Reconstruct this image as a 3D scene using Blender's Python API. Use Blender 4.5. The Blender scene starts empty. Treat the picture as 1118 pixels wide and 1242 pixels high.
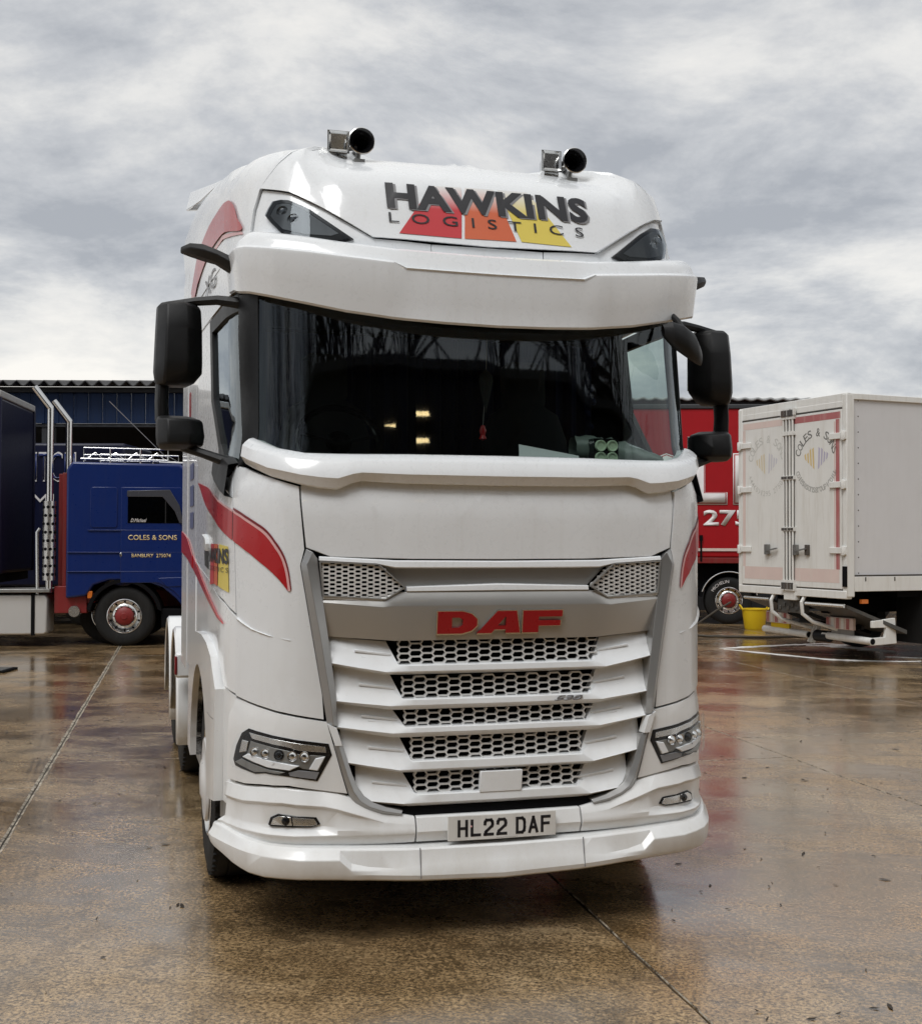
import bpy, bmesh, math, random
from mathutils import Vector, Matrix, noise
random.seed(11)
R = math.radians
SC = bpy.context.scene
COL = SC.collection

# ------------------------------------------------------------------ camera
cd = bpy.data.cameras.new('camera')
cam = bpy.data.objects.new('camera', cd)
COL.objects.link(cam)
cam.location = (0, 0, 1.837)
cam.rotation_euler = (Matrix.Rotation(math.pi/2 + .0208, 3, 'X') @ Matrix.Rotation(.0031, 3, 'Z')).to_euler()
cd.sensor_fit = 'VERTICAL'
cd.sensor_height = 36.0
cd.lens = 1477/1242*36.0
cd.clip_start = .05
cd.clip_end = 2000
SC.camera = cam

# ------------------------------------------------------------------ world: nishita daylight behind broken stratocumulus
SUN_EL, SUN_AZ = R(57), R(208)      # azimuth from +Y clockwise: high, behind and left of the camera
w = bpy.data.worlds.new('World')
SC.world = w
w.use_nodes = True
nt = w.node_tree
nt.nodes.clear()
def wn(t, **k):
    n = nt.nodes.new(t)
    for a, b in k.items(): setattr(n, a, b)
    return n
def wl(a, b): nt.links.new(a, b)
out = wn('ShaderNodeOutputWorld')
bg = wn('ShaderNodeBackground')
sky = wn('ShaderNodeTexSky', sky_type='NISHITA')
sky.sun_disc = False
sky.sun_elevation = SUN_EL
sky.sun_rotation = SUN_AZ
sky.air_density = 1.0
sky.dust_density = 2.0
tc = wn('ShaderNodeTexCoord')
sep = wn('ShaderNodeSeparateXYZ'); wl(tc.outputs['Generated'], sep.inputs[0])
zz = wn('ShaderNodeMath', operation='ADD'); wl(sep.outputs[2], zz.inputs[0]); zz.inputs[1].default_value = .30
zm = wn('ShaderNodeMath', operation='MAXIMUM'); wl(zz.outputs[0], zm.inputs[0]); zm.inputs[1].default_value = .05
dx = wn('ShaderNodeMath', operation='DIVIDE'); wl(sep.outputs[0], dx.inputs[0]); wl(zm.outputs[0], dx.inputs[1])
dy = wn('ShaderNodeMath', operation='DIVIDE'); wl(sep.outputs[1], dy.inputs[0]); wl(zm.outputs[0], dy.inputs[1])
cmb = wn('ShaderNodeCombineXYZ'); wl(dx.outputs[0], cmb.inputs[0]); wl(dy.outputs[0], cmb.inputs[1])
mp = wn('ShaderNodeMapping'); wl(cmb.outputs[0], mp.inputs[0])
mp.inputs['Location'].default_value = (3.1, 1.7, 0)
mp.inputs['Scale'].default_value = (.8, .9, 1)
n1 = wn('ShaderNodeTexNoise'); wl(mp.outputs[0], n1.inputs['Vector'])
n1.inputs['Scale'].default_value = 2.6; n1.inputs['Detail'].default_value = 10; n1.inputs['Roughness'].default_value = .63; n1.inputs['Distortion'].default_value = .22
n2 = wn('ShaderNodeTexNoise'); wl(mp.outputs[0], n2.inputs['Vector'])
n2.inputs['Scale'].default_value = .75; n2.inputs['Detail'].default_value = 3; n2.inputs['Roughness'].default_value = .5
ad = wn('ShaderNodeMath', operation='MULTIPLY_ADD'); wl(n2.outputs[0], ad.inputs[0]); ad.inputs[1].default_value = 1.15; wl(n1.outputs[0], ad.inputs[2])
hv = wn('ShaderNodeMath', operation='MULTIPLY'); wl(ad.outputs[0], hv.inputs[0]); hv.inputs[1].default_value = .5
cr = wn('ShaderNodeValToRGB'); wl(hv.outputs[0], cr.inputs[0])
cr.color_ramp.elements[0].position = .455; cr.color_ramp.elements[0].color = (3.25, 3.4, 3.65, 1)
cr.color_ramp.elements[1].position = .63; cr.color_ramp.elements[1].color = (7.7, 7.45, 7.0, 1)
e = cr.color_ramp.elements.new(.505); e.color = (4.5, 4.6, 4.75, 1)
e = cr.color_ramp.elements.new(.555); e.color = (6.2, 6.15, 6.0, 1)
mx = wn('ShaderNodeMix', data_type='RGBA'); mx.inputs[0].default_value = .93
wl(sky.outputs[0], mx.inputs[6]); wl(cr.outputs[0], mx.inputs[7])
bg.inputs['Strength'].default_value = .108
wl(mx.outputs[2], bg.inputs[0]); wl(bg.outputs[0], out.inputs[0])

# ------------------------------------------------------------------ sun through the overcast
sl = bpy.data.lights.new('sun', 'SUN')
sl.energy = 1.5
sl.angle = R(28)
sl.color = (1.0, .995, .985)
so = bpy.data.objects.new('sun', sl)
COL.objects.link(so)
sd = Vector((math.sin(SUN_AZ)*math.cos(SUN_EL), math.cos(SUN_AZ)*math.cos(SUN_EL), math.sin(SUN_EL)))
so.rotation_euler = sd.to_track_quat('Z', 'Y').to_euler()
SC.view_settings.view_transform = 'Standard'
SC.view_settings.look = 'None'
SC.view_settings.gamma = 1
SC.view_settings.use_curve_mapping = False
SC.view_settings.exposure = .30
try:
    SC.cycles.max_bounces = 8
    SC.cycles.transparent_max_bounces = 12
    SC.cycles.caustics_reflective = False
    SC.cycles.caustics_refractive = False
    SC.cycles.sample_clamp_indirect = 6
except Exception: pass

# ------------------------------------------------------------------ materials
MATS = {}
class NT:
    def __init__(s, name):
        s.m = bpy.data.materials.new(name); s.m.use_nodes = True
        s.t = s.m.node_tree
        s.b = s.t.nodes['Principled BSDF']
        MATS[name] = s.m
    def n(s, t, **k):
        x = s.t.nodes.new(t)
        for a, b in k.items(): setattr(x, a, b)
        return x
    def l(s, a, b): s.t.links.new(a, b)
    def math(s, op, a, b=None, c=None, clamp=False):
        x = s.n('ShaderNodeMath', operation=op); x.use_clamp = clamp
        for i, v in enumerate((a, b, c)):
            if v is None: continue
            if isinstance(v, (int, float)): x.inputs[i].default_value = v
            else: s.l(v, x.inputs[i])
        return x.outputs[0]
    def noise(s, vec, scale, detail=4, rough=.55, dist=0):
        x = s.n('ShaderNodeTexNoise')
        if vec is not None: s.l(vec, x.inputs['Vector'])
        x.inputs['Scale'].default_value = scale; x.inputs['Detail'].default_value = detail
        x.inputs['Roughness'].default_value = rough; x.inputs['Distortion'].default_value = dist
        return x.outputs[0]
    def ramp(s, fac, pts):
        x = s.n('ShaderNodeValToRGB'); s.l(fac, x.inputs[0])
        e = x.color_ramp.elements
        while len(e) < len(pts): e.new(.5)
        for i, (p, c) in enumerate(pts):
            e[i].position = p
            e[i].color = (c, c, c, 1) if isinstance(c, (int, float)) else (*c, 1)
        return x.outputs[0]
    def mix(s, f, a, b, blend='MIX'):
        x = s.n('ShaderNodeMix', data_type='RGBA', blend_type=blend)
        for i, v in ((0, f), (6, a), (7, b)):
            if isinstance(v, (int, float)): x.inputs[i].default_value = v
            elif isinstance(v, tuple): x.inputs[i].default_value = (*v, 1)
            else: s.l(v, x.inputs[i])
        return x.outputs[2]
    def mapping(s, vec, scale=(1,1,1), rot=(0,0,0), loc=(0,0,0)):
        x = s.n('ShaderNodeMapping'); s.l(vec, x.inputs[0])
        x.inputs['Scale'].default_value = scale; x.inputs['Rotation'].default_value = rot; x.inputs['Location'].default_value = loc
        return x.outputs[0]
    def bump(s, h, strength=.2, dist=.01):
        x = s.n('ShaderNodeBump'); x.inputs['Strength'].default_value = strength; x.inputs['Distance'].default_value = dist
        s.l(h, x.inputs['Height']); s.l(x.outputs[0], s.b.inputs['Normal'])

def simple(name, col, rough=.5, metal=0, coat=0, spec=.5, grime=0.0, grime_col=(.10,.08,.06), scale=3.0, rvar=.08):
    """painted / moulded surface with a little mottling, road film and roughness variation"""
    k = NT(name); b = k.b
    if metal: rvar = .02
    g = k.n('ShaderNodeTexCoord').outputs['Object']
    a = k.noise(g, scale, 5, .6)
    f = k.noise(g, scale*9, 3, .6)
    c = k.mix(k.ramp(a, [(.35, 0.0), (.75, 1.0)]), col, tuple(x*.93 for x in col))
    if grime:
        st = k.noise(k.mapping(g, (6, 6, .7)), 2.2, 5, .65)
        c = k.mix(k.math('MULTIPLY', k.ramp(st, [(.48, 0.0), (.8, 1.0)]), grime), c, grime_col)
    k.l(c, b.inputs['Base Color'])
    k.l(k.math('MULTIPLY_ADD', f, rvar*2, rough - rvar), b.inputs['Roughness'])
    b.inputs['Metallic'].default_value = metal
    b.inputs['Coat Weight'].default_value = coat
    b.inputs['Coat Roughness'].default_value = .06
    b.inputs['Specular IOR Level'].default_value = spec
    return k.m

M = {}
def truck_white(name, lo, hi, col=(.785, .81, .83), rough=.28, road=.40):
    """gloss white paint; road film gathers low down (a stain with its own mottled shape)"""
    k = NT(name); b = k.b
    g = k.n('ShaderNodeTexCoord').outputs['Object']
    z = k.n('ShaderNodeSeparateXYZ'); k.l(g, z.inputs[0])
    low = k.n('ShaderNodeMapRange'); k.l(z.outputs[2], low.inputs[0])
    low.inputs[1].default_value = hi; low.inputs[2].default_value = lo
    st = k.noise(k.mapping(g, (1, 1, .8)), 5, 6, .7)
    d = k.math('MULTIPLY', k.math('MULTIPLY', k.ramp(st, [(.35, 0.0), (.75, 1.0)]), low.outputs[0]), road)
    a = k.noise(g, 2.0, 4, .6)
    c = k.mix(k.ramp(a, [(.3, 0.0), (.8, 1.0)]), col, tuple(x*.955 for x in col))
    c = k.mix(k.ramp(k.noise(g, 75, 2, .5), [(.70, 0.0), (.80, .35)]), c, (.42, .39, .34))
    run = k.noise(k.mapping(g, (14, 14, .9)), 1.5, 5, .65)
    c = k.mix(k.ramp(run, [(.55, 0.0), (.80, .16)]), c, (.50, .48, .44))
    c = k.mix(d, c, (.50, .46, .39))
    k.l(c, b.inputs['Base Color'])
    k.l(k.math('MULTIPLY_ADD', d, .5, k.math('MULTIPLY_ADD', k.noise(g, 30, 3), .08, rough-.04)), b.inputs['Roughness'])
    b.inputs['Coat Weight'].default_value = .55
    k.l(k.math('MULTIPLY_ADD', d, .5, .05), b.inputs['Coat Roughness'])
    h = k.noise(g, 2.6, 2)
    k.bump(h, .06, .02)
    return k.m
M['white'] = truck_white('white_paint', .3, 1.6)
M['white_low'] = truck_white('white_bumper_paint', .2, .9, (.79, .805, .81), .32, .50)
M['silver'] = simple('silver_paint', (.36, .36, .355), .30, .65, .3)
M['satin'] = simple('satin_grey_paint', (.46, .455, .44), .30, .60, .3)
M['meshwhite'] = simple('mesh_off_white', (.70, .70, .69), .38, .1)
M['black'] = simple('black_plastic', (.0075, .008, .009), .50, spec=.35, grime=.10, grime_col=(.025, .023, .02))
M['gloss_black'] = simple('gloss_black', (.006, .006, .007), .16, spec=.45)
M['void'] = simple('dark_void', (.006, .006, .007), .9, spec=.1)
M['chrome'] = simple('chrome', (.75, .75, .74), .16, 1.0)
M['alloy'] = simple('polished_alloy', (.66, .66, .65), .27, .95)
M['steel'] = simple('dull_steel', (.33, .33, .32), .45, .8, grime=.4)
M['red'] = simple('red_vinyl', (.42, .008, .012), .3, coat=.2)
M['red_badge'] = simple('red_badge_enamel', (.33, .003, .010), .3, coat=.2)
M['darkred'] = simple('dark_red_line', (.20, .008, .012), .3)
M['pink'] = simple('pink_line', (.72, .42, .42), .35)
M['ink'] = simple('black_ink', (.014, .014, .018), .4)
M['grey_ink'] = simple('grey_ink', (.22, .22, .23), .4)
M['blue_ink'] = simple('blue_grey_ink', (.10, .12, .24), .4)
M['yellow_print'] = simple('yellow_print', (.66, .52, .045), .35)
M['orange_print'] = simple('orange_print', (.60, .13, .03), .35)
M['plate'] = simple('plate_white', (.70, .70, .68), .35, grime=.2)
M['rubber'] = simple('tyre_rubber', (.010, .010, .010), .75, spec=.3, grime=.35, grime_col=(.035, .032, .028))
M['navy'] = simple('navy_cloth', (.012, .018, .055), .9, spec=.2)
M['cabdark'] = simple('cab_trim', (.028, .030, .033), .8, spec=.25)
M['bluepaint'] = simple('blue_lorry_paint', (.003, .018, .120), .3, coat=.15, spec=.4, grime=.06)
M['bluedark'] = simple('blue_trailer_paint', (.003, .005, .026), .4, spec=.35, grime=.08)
M['blueclad'] = simple('blue_cladding', (.004, .020, .070), .55, spec=.3, grime=.35, grime_col=(.010, .016, .032))
M['cream'] = simple('cream_lettering', (.70, .55, .28), .45)
M['whiteletter'] = simple('white_lettering', (.74, .72, .72), .45)
M['redlorry'] = simple('red_lorry_curtain', (.36, .006, .011), .42, spec=.35, grime=.15, grime_col=(.18, .006, .008))
M['redchassis'] = simple('red_chassis', (.20, .012, .012), .5, grime=.4)
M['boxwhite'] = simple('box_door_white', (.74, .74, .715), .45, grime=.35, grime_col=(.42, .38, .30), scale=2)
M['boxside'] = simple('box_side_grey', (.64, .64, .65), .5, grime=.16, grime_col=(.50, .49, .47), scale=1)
M['rust'] = simple('weathered_seal', (.06, .055, .05), .7, grime=.6, grime_col=(.16, .10, .06))
M['fadedred'] = simple('faded_red_tape', (.40, .13, .13), .5, grime=.5, grime_col=(.6, .5, .45))
M['palered'] = simple('pale_red_tape', (.68, .55, .51), .5, grime=.5, grime_col=(.66, .62, .56))
M['eave'] = simple('grey_eave', (.36, .37, .37), .6, grime=.4)
M['dark_eave'] = simple('dark_fascia', (.03, .032, .036), .6)
M['cement'] = simple('fibre_cement', (.07, .07, .072), .85, grime=.5, grime_col=(.03, .03, .03), scale=2)
M['yellow'] = simple('yellow_tub_plastic', (.70, .50, .012), .4)
M['hose'] = simple('hose_rubber', (.05, .042, .03), .6)
M['foam'] = simple('soap_foam', (.72, .72, .70), .8)
M['paper'] = simple('white_paper', (.72, .74, .76), .8)
M['greenpack'] = simple('pale_green_card', (.45, .55, .40), .6)
M['film'] = simple('clear_wrap', (.20, .24, .22), .12, spec=.9)
M['amber'] = simple('amber_plastic', (.62, .16, .02), .3)
M['bark'] = simple('bark', (.055, .045, .036), .9)
M['brick'] = simple('dark_shed_wall', (.035, .034, .034), .85)
M['leaf'] = simple('dead_leaf', (.030, .022, .015), .7)

def glass(name, tint, refl=1.5, rough=.02):
    k = NT(name); t = k.t
    t.nodes.remove(k.b)
    o = t.nodes['Material Output']
    tr = k.n('ShaderNodeBsdfTransparent'); tr.inputs[0].default_value = (*tint, 1)
    gl = k.n('ShaderNodeBsdfGlossy'); gl.inputs[0].default_value = (.86, .94, 1, 1); gl.inputs['Roughness'].default_value = rough
    lw = k.n('ShaderNodeLayerWeight'); lw.inputs['Blend'].default_value = .5
    f0 = ((refl-1)/(refl+1))**2
    fac = k.math('MULTIPLY_ADD', k.math('POWER', lw.outputs['Facing'], 5.0), 1-f0, f0, clamp=True)
    mxs = k.n('ShaderNodeMixShader')
    k.l(fac, mxs.inputs[0]); k.l(tr.outputs[0], mxs.inputs[1]); k.l(gl.outputs[0], mxs.inputs[2])
    k.l(mxs.outputs[0], o.inputs[0])
    return k.m
M['glass'] = glass('tinted_glass', (.72, .80, .77), 1.62)
M['glass_dark'] = glass('dark_glass', (.10, .12, .12), 1.5)
M['lens'] = glass('clear_lens', (.96, .97, .98), 1.28)
M['smoke_lens'] = glass('smoked_lens', (.34, .36, .38), 1.38)

def lamp_mat():
    k = NT('warm_lamp'); k.b.inputs['Base Color'].default_value = (.9, .85, .7, 1)
    k.b.inputs['Emission Color'].default_value = (1, .72, .34, 1); k.b.inputs['Emission Strength'].default_value = 16
    return k.m
M['lamp'] = lamp_mat()

def fade_print(name, col):
    """printed stripe that fades to the white paint towards its top edge (the print itself is a fade)"""
    k = NT(name)
    z = k.n('ShaderNodeSeparateXYZ'); k.l(k.n('ShaderNodeTexCoord').outputs['Object'], z.inputs[0])
    mr = k.n('ShaderNodeMapRange'); k.l(z.outputs[2], mr.inputs[0])
    mr.inputs[1].default_value = 3.43; mr.inputs[2].default_value = 3.56
    k.l(k.mix(mr.outputs[0], col, (.78, .775, .76)), k.b.inputs['Base Color'])
    k.b.inputs['Roughness'].default_value = .35
    return k.m
M['fade_red'] = fade_print('red_fading_print', (.55, .035, .045))
M['fade_orange'] = fade_print('orange_fading_print', (.62, .13, .05))
M['fade_yellow'] = fade_print('yellow_fading_print', (.72, .58, .10))

def concrete():
    k = NT('wet_concrete'); b = k.b
    p = k.n('ShaderNodeNewGeometry').outputs['Position']
    rnd = k.n('ShaderNodeObjectInfo').outputs['Random']
    pr = k.mapping(p, (1, 1, 1), (0, 0, R(13)))
    big = k.noise(pr, .20, 4, .6, .5)
    streak = k.noise(k.mapping(pr, (.75, 1.15, 1)), 1.0, 9, .68, .35)
    streak2 = k.noise(k.mapping(pr, (1.4, 2.6, 1), loc=(5, 2, 0)), 1.3, 8, .72, .4)
    long = k.noise(k.mapping(pr, (5.0, .35, 1)), 1.0, 8, .66, .15)
    blot = k.noise(pr, 2.1, 9, .74, .2)
    med = k.noise(pr, 6.5, 8, .74)
    fine = k.noise(pr, 55, 6, .78)
    grit = k.noise(pr, 190, 3, .65)
    c = k.mix(k.ramp(med, [(.32, 0.0), (.70, 1.0)]), (.40, .300, .180), (.27, .185, .100))
    c = k.mix(k.ramp(big, [(.44, 0.0), (.60, .8)]), c, (.31, .185, .080))
    c = k.mix(k.ramp(k.noise(pr, .33, 7, .66, .4), [(.50, 0.0), (.66, .75)]), c, (.52, .445, .335))  # pale dry film, also standing in for the sky's sheen on the yard
    c = k.mix(k.math('MULTIPLY', rnd, .30), c, (.42, .335, .225))
    c = k.mix(k.math('MULTIPLY', k.ramp(streak, [(.47, 0.0), (.58, .8), (.72, 1.0)]), .62), c, (.100, .062, .028))
    c = k.mix(k.math('MULTIPLY', k.ramp(streak2, [(.54, 0.0), (.64, 1.0)]), .60), c, (.050, .034, .018))
    c = k.mix(k.math('MULTIPLY', k.ramp(long, [(.50, 0.0), (.66, 1.0)]), .40), c, (.105, .070, .036))
    c = k.mix(k.math('MULTIPLY', k.ramp(blot, [(.55, 0.0), (.63, 1.0)]), .50), c, (.062, .041, .021))
    c = k.mix(k.ramp(fine, [(.42, .90), (.54, 0.0)]), c, (.034, .024, .014))
    speck = k.noise(pr, 17, 7, .80)
    c = k.mix(k.math('MULTIPLY', k.ramp(speck, [(.52, 0.0), (.60, .80)]), k.ramp(blot, [(.36, .25), (.56, 1.0)])), c, (.040, .028, .016))
    brush = k.noise(k.mapping(pr, (1.2, 26, 1)), 1.6, 6, .7, .2)
    c = k.mix(k.ramp(brush, [(.52, 0.0), (.70, .42)]), c, (.060, .042, .024))
    c = k.mix(k.ramp(fine, [(.56, 0.0), (.72, .60)]), c, (.60, .50, .36))
    c = k.mix(k.ramp(grit, [(.60, 0.0), (.74, .30)]), c, (.58, .52, .42))
    c = k.mix(k.ramp(grit, [(.30, .75), (.42, 0.0)]), c, (.028, .020, .012))
    # tread prints of wheels that rolled over the slab
    pt = k.mapping(p, (1, 1, 1), (0, 0, -.2728), (0, 0, 0))
    sx = k.n('ShaderNodeSeparateXYZ'); k.l(pt, sx.inputs[0])
    tracks = None
    for x0, hw in ((1.30, .15), (1.78, .13), (2.75, .16), (-.55, .15)):
        d_ = k.math('ABSOLUTE', k.math('SUBTRACT', sx.outputs[0], x0))
        m_ = k.n('ShaderNodeMapRange'); k.l(d_, m_.inputs[0]); m_.inputs[1].default_value = hw; m_.inputs[2].default_value = hw*.8
        tracks = m_.outputs[0] if tracks is None else k.math('MAXIMUM', tracks, m_.outputs[0])
    rib = k.math('SINE', k.math('MULTIPLY', sx.outputs[0], 130.0))
    blk = k.math('SINE', k.math('MULTIPLY_ADD', sx.outputs[1], 95.0, k.math('MULTIPLY', rib, 1.2)))
    pr_ = k.ramp(k.math('MULTIPLY_ADD', k.math('ADD', rib, blk), .25, .5), [(.35, 0.0), (.6, 1.0)])
    tr_ = k.math('MULTIPLY', k.math('MULTIPLY', tracks, pr_), k.ramp(k.noise(pr, 1.1, 5, .7), [(.46, 0.0), (.60, .55)]))
    c = k.mix(tr_, c, (.040, .028, .016))
    c = k.mix(1.0, c, (1.30, 1.18, .99), 'MULTIPLY')
    k.l(c, b.inputs['Base Color'])
    wet = k.ramp(k.math('ADD', k.math('MULTIPLY', streak, .5), k.math('MULTIPLY', k.noise(pr, .42, 6, .62, .6), .5)), [(.38, 0.0), (.54, 1.0)])
    rr = k.math('MULTIPLY_ADD', wet, -.34, .42)
    rr = k.math('MULTIPLY_ADD', fine, .10, rr)
    k.l(rr, b.inputs['Roughness'])
    b.inputs['IOR'].default_value = 1.45
    b.inputs['Specular IOR Level'].default_value = .75
    k.l(k.math('MULTIPLY_ADD', wet, .55, .45), b.inputs['Coat Weight'])
    b.inputs['Coat IOR'].default_value = 1.42
    k.l(k.math('MULTIPLY_ADD', k.noise(pr, 1.2, 5, .65), .30, .02), b.inputs['Coat Roughness'])
    hb = k.math('MULTIPLY_ADD', fine, .7, k.math('MULTIPLY', med, 1.1))
    hb = k.math('MULTIPLY_ADD', grit, .25, hb)
    hb = k.math('MULTIPLY', hb, k.math('MULTIPLY_ADD', wet, -.86, 1.0))
    k.bump(hb, .42, .008)
    return k.m
M['concrete'] = concrete()
def edge():
    k = NT('spalled_joint_edge')
    p = k.n('ShaderNodeNewGeometry').outputs['Position']
    k.l(k.mix(k.ramp(k.noise(p, 14, 6, .75), [(.42, 0.0), (.58, 1.0)]), (.50, .44, .35), (.06, .045, .028)), k.b.inputs['Base Color'])
    k.l(k.noise(p, 20, 4), k.b.inputs['Roughness'])
    k.bump(k.noise(p, 60, 5, .7), .8, .012)
    return k.m
M['edge'] = edge()
def soil():
    k = NT('joint_filler')
    p = k.n('ShaderNodeNewGeometry').outputs['Position']
    k.l(k.mix(k.ramp(k.noise(p, 9, 5, .7), [(.4, 0.0), (.65, 1.0)]), (.02, .016, .011), (.07, .055, .04)), k.b.inputs['Base Color'])
    k.b.inputs['Roughness'].default_value = .7
    return k.m
M['joint'] = soil()

# ------------------------------------------------------------------ mesh helpers
def link(o, parent=None):
    COL.objects.link(o)
    if parent: o.parent = parent
    return o
def tag(o, label=None, cat=None, group=None, kind=None):
    if label: o['label'] = label
    if cat: o['category'] = cat
    if group: o['group'] = group
    if kind: o['kind'] = kind
    return o
def empty(name, loc=(0,0,0), rz=0, label=None, cat=None, group=None):
    o = bpy.data.objects.new(name, None); o.empty_display_size = .3
    o.location = loc; o.rotation_euler = (0, 0, rz)
    COL.objects.link(o)
    return tag(o, label, cat, group)
def mesh_obj(name, verts, faces, mat, parent=None, smooth=True, angle=35, bevel=0, seg=2):
    me = bpy.data.meshes.new(name)
    me.from_pydata([tuple(v) for v in verts], [], faces)
    me.materials.append(mat)
    finish(me, smooth, angle)
    o = bpy.data.objects.new(name, me)
    if bevel: add_bevel(o, bevel, seg)
    return link(o, parent)
def finish(me, smooth=True, angle=35):
    me.validate()
    if smooth:
        me.polygons.foreach_set('use_smooth', [True]*len(me.polygons))
        me.set_sharp_from_angle(angle=R(angle))
    me.update()
def add_bevel(o, wd, seg=2):
    m = o.modifiers.new('bevel', 'BEVEL'); m.width = wd; m.segments = seg
    m.limit_method = 'ANGLE'; m.angle_limit = R(40)
class MB:
    """collects simple solids, then links them as one mesh object"""
    def __init__(s): s.v = []; s.f = []
    def add(s, v, f):
        k = len(s.v); s.v += [tuple(x) for x in v]; s.f += [tuple(i+k for i in q) for q in f]; return s
    def box(s, x0, x1, y0, y1, z0, z1):
        v = [(x0,y0,z0),(x1,y0,z0),(x1,y1,z0),(x0,y1,z0),(x0,y0,z1),(x1,y0,z1),(x1,y1,z1),(x0,y1,z1)]
        return s.add(v, [(0,3,2,1),(4,5,6,7),(0,1,5,4),(1,2,6,5),(2,3,7,6),(3,0,4,7)])
    def bar(s, a, b, w, h=None, up=(0,0,1)):
        a, b = Vector(a), Vector(b); h = h or w
        d = (b-a).normalized(); u = Vector(up)
        if abs(d.dot(u)) > .98: u = Vector((1,0,0))
        r = d.cross(u).normalized()*w/2; u = r.cross(d).normalized()*h/2
        v = [a-r-u, a+r-u, a+r+u, a-r+u, b-r-u, b+r-u, b+r+u, b-r+u]
        return s.add(v, [(0,1,2,3),(7,6,5,4),(0,4,5,1),(1,5,6,2),(2,6,7,3),(3,7,4,0)])
    def tube(s, pts, r, n=10, cap=True):
        pts = [Vector(p) for p in pts]; rs = r if isinstance(r, (list, tuple)) else [r]*len(pts)
        rings = []; prev = None
        for i, p in enumerate(pts):
            d = (pts[min(i+1, len(pts)-1)] - pts[max(i-1, 0)]).normalized()
            u = prev if prev else (Vector((0,0,1)) if abs(d.z) < .9 else Vector((1,0,0)))
            r1 = d.cross(u).normalized(); u = r1.cross(d).normalized(); prev = u
            rings.append([p + (r1*math.cos(t) + u*math.sin(t))*rs[i] for t in [2*math.pi*k/n for k in range(n)]])
        v = [x for q in rings for x in q]; f = []
        for i in range(len(pts)-1):
            for k in range(n):
                a, b = i*n+k, i*n+(k+1) % n
                f.append((a, b, b+n, a+n))
        if cap: f.append(tuple(range(n-1, -1, -1))); f.append(tuple(range((len(pts)-1)*n, len(pts)*n)))
        return s.add(v, f)
    def lathe(s, prof, c, axis=(0,1,0), n=32):
        """prof: (radius, height along axis)"""
        ax = Vector(axis).normalized(); u = Vector((0,0,1)) if abs(ax.z) < .9 else Vector((1,0,0))
        r1 = ax.cross(u).normalized(); u = r1.cross(ax).normalized(); c = Vector(c)
        v = []; f = []
        for r, h in prof:
            for k in range(n):
                t = 2*math.pi*k/n
                v.append(c + ax*h + (r1*math.cos(t) + u*math.sin(t))*max(r, 1e-4))
        for i in range(len(prof)-1):
            for k in range(n):
                a, b = i*n+k, i*n+(k+1) % n
                f.append((a, a+n, b+n, b))
        return s.add(v, f)
    def prism(s, poly, fn, t):
        """poly 2-D; fn(u, v, w) -> point; thickness t along w"""
        n = len(poly)
        v = [fn(a, b, 0) for a, b in poly] + [fn(a, b, t) for a, b in poly]
        f = [tuple(range(n-1, -1, -1)), tuple(range(n, 2*n))]
        for i in range(n): f.append((i, (i+1) % n, (i+1) % n+n, i+n))
        return s.add(v, f)
    def grid(s, rows, flip=False):
        m = len(rows[0]); v = [p for r in rows for p in r]; f = []
        for i in range(len(rows)-1):
            for j in range(m-1):
                q = (i*m+j, i*m+j+1, (i+1)*m+j+1, (i+1)*m+j)
                f.append(q[::-1] if flip else q)
        return s.add(v, f)
    def build(s, name, mat, parent=None, bevel=0, smooth=True, angle=35, seg=2, fix=False):
        o = mesh_obj(name, s.v, s.f, mat, parent, smooth, angle, bevel, seg)
        if fix:
            bm = bmesh.new(); bm.from_mesh(o.data)
            bmesh.ops.remove_doubles(bm, verts=bm.verts, dist=1e-5)
            bmesh.ops.recalc_face_normals(bm, faces=bm.faces); bm.to_mesh(o.data); bm.free(); finish(o.data, smooth, angle)
        return o

def flat_text(txt, space=1.0, bold=0.0, shear=0.0):
    cu = bpy.data.curves.new('text', 'FONT'); cu.body = txt; cu.size = 1
    cu.space_character = space; cu.offset = bold; cu.shear = shear; cu.resolution_u = 3
    o = bpy.data.objects.new('text', cu)
    me = bpy.data.meshes.new_from_object(o)
    bm = bmesh.new(); bm.from_mesh(me)
    bmesh.ops.remove_doubles(bm, verts=bm.verts, dist=1e-5)
    bpy.data.objects.remove(o); bpy.data.curves.remove(cu); bpy.data.meshes.remove(me)
    xs = [v.co.x for v in bm.verts]; ys = [v.co.y for v in bm.verts]
    x0, x1, y0, y1 = min(xs), max(xs), min(ys), max(ys)
    for v in bm.verts: v.co = ((v.co.x-x0)/(x1-x0), (v.co.y-y0)/(y1-y0), 0)
    return bm
def map_bm(bm, fn, name, mat, parent, thick=0, smooth=False):
    """bm lies in the unit square; fn(u, v, w)"""
    if thick:
        r = bmesh.ops.extrude_face_region(bm, geom=bm.faces[:])
        for v in [g for g in r['geom'] if isinstance(g, bmesh.types.BMVert)]: v.co.z = 1
    for v in bm.verts: v.co = fn(v.co.x, v.co.y, v.co.z*thick)
    if thick: bmesh.ops.recalc_face_normals(bm, faces=bm.faces)
    me = bpy.data.meshes.new(name); bm.to_mesh(me); bm.free()
    me.materials.append(mat); finish(me, smooth)
    return link(bpy.data.objects.new(name, me), parent)
def text(txt, fn, name, mat, parent, thick=0, **k):
    return map_bm(flat_text(txt, **k), fn, name, mat, parent, thick)

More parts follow.
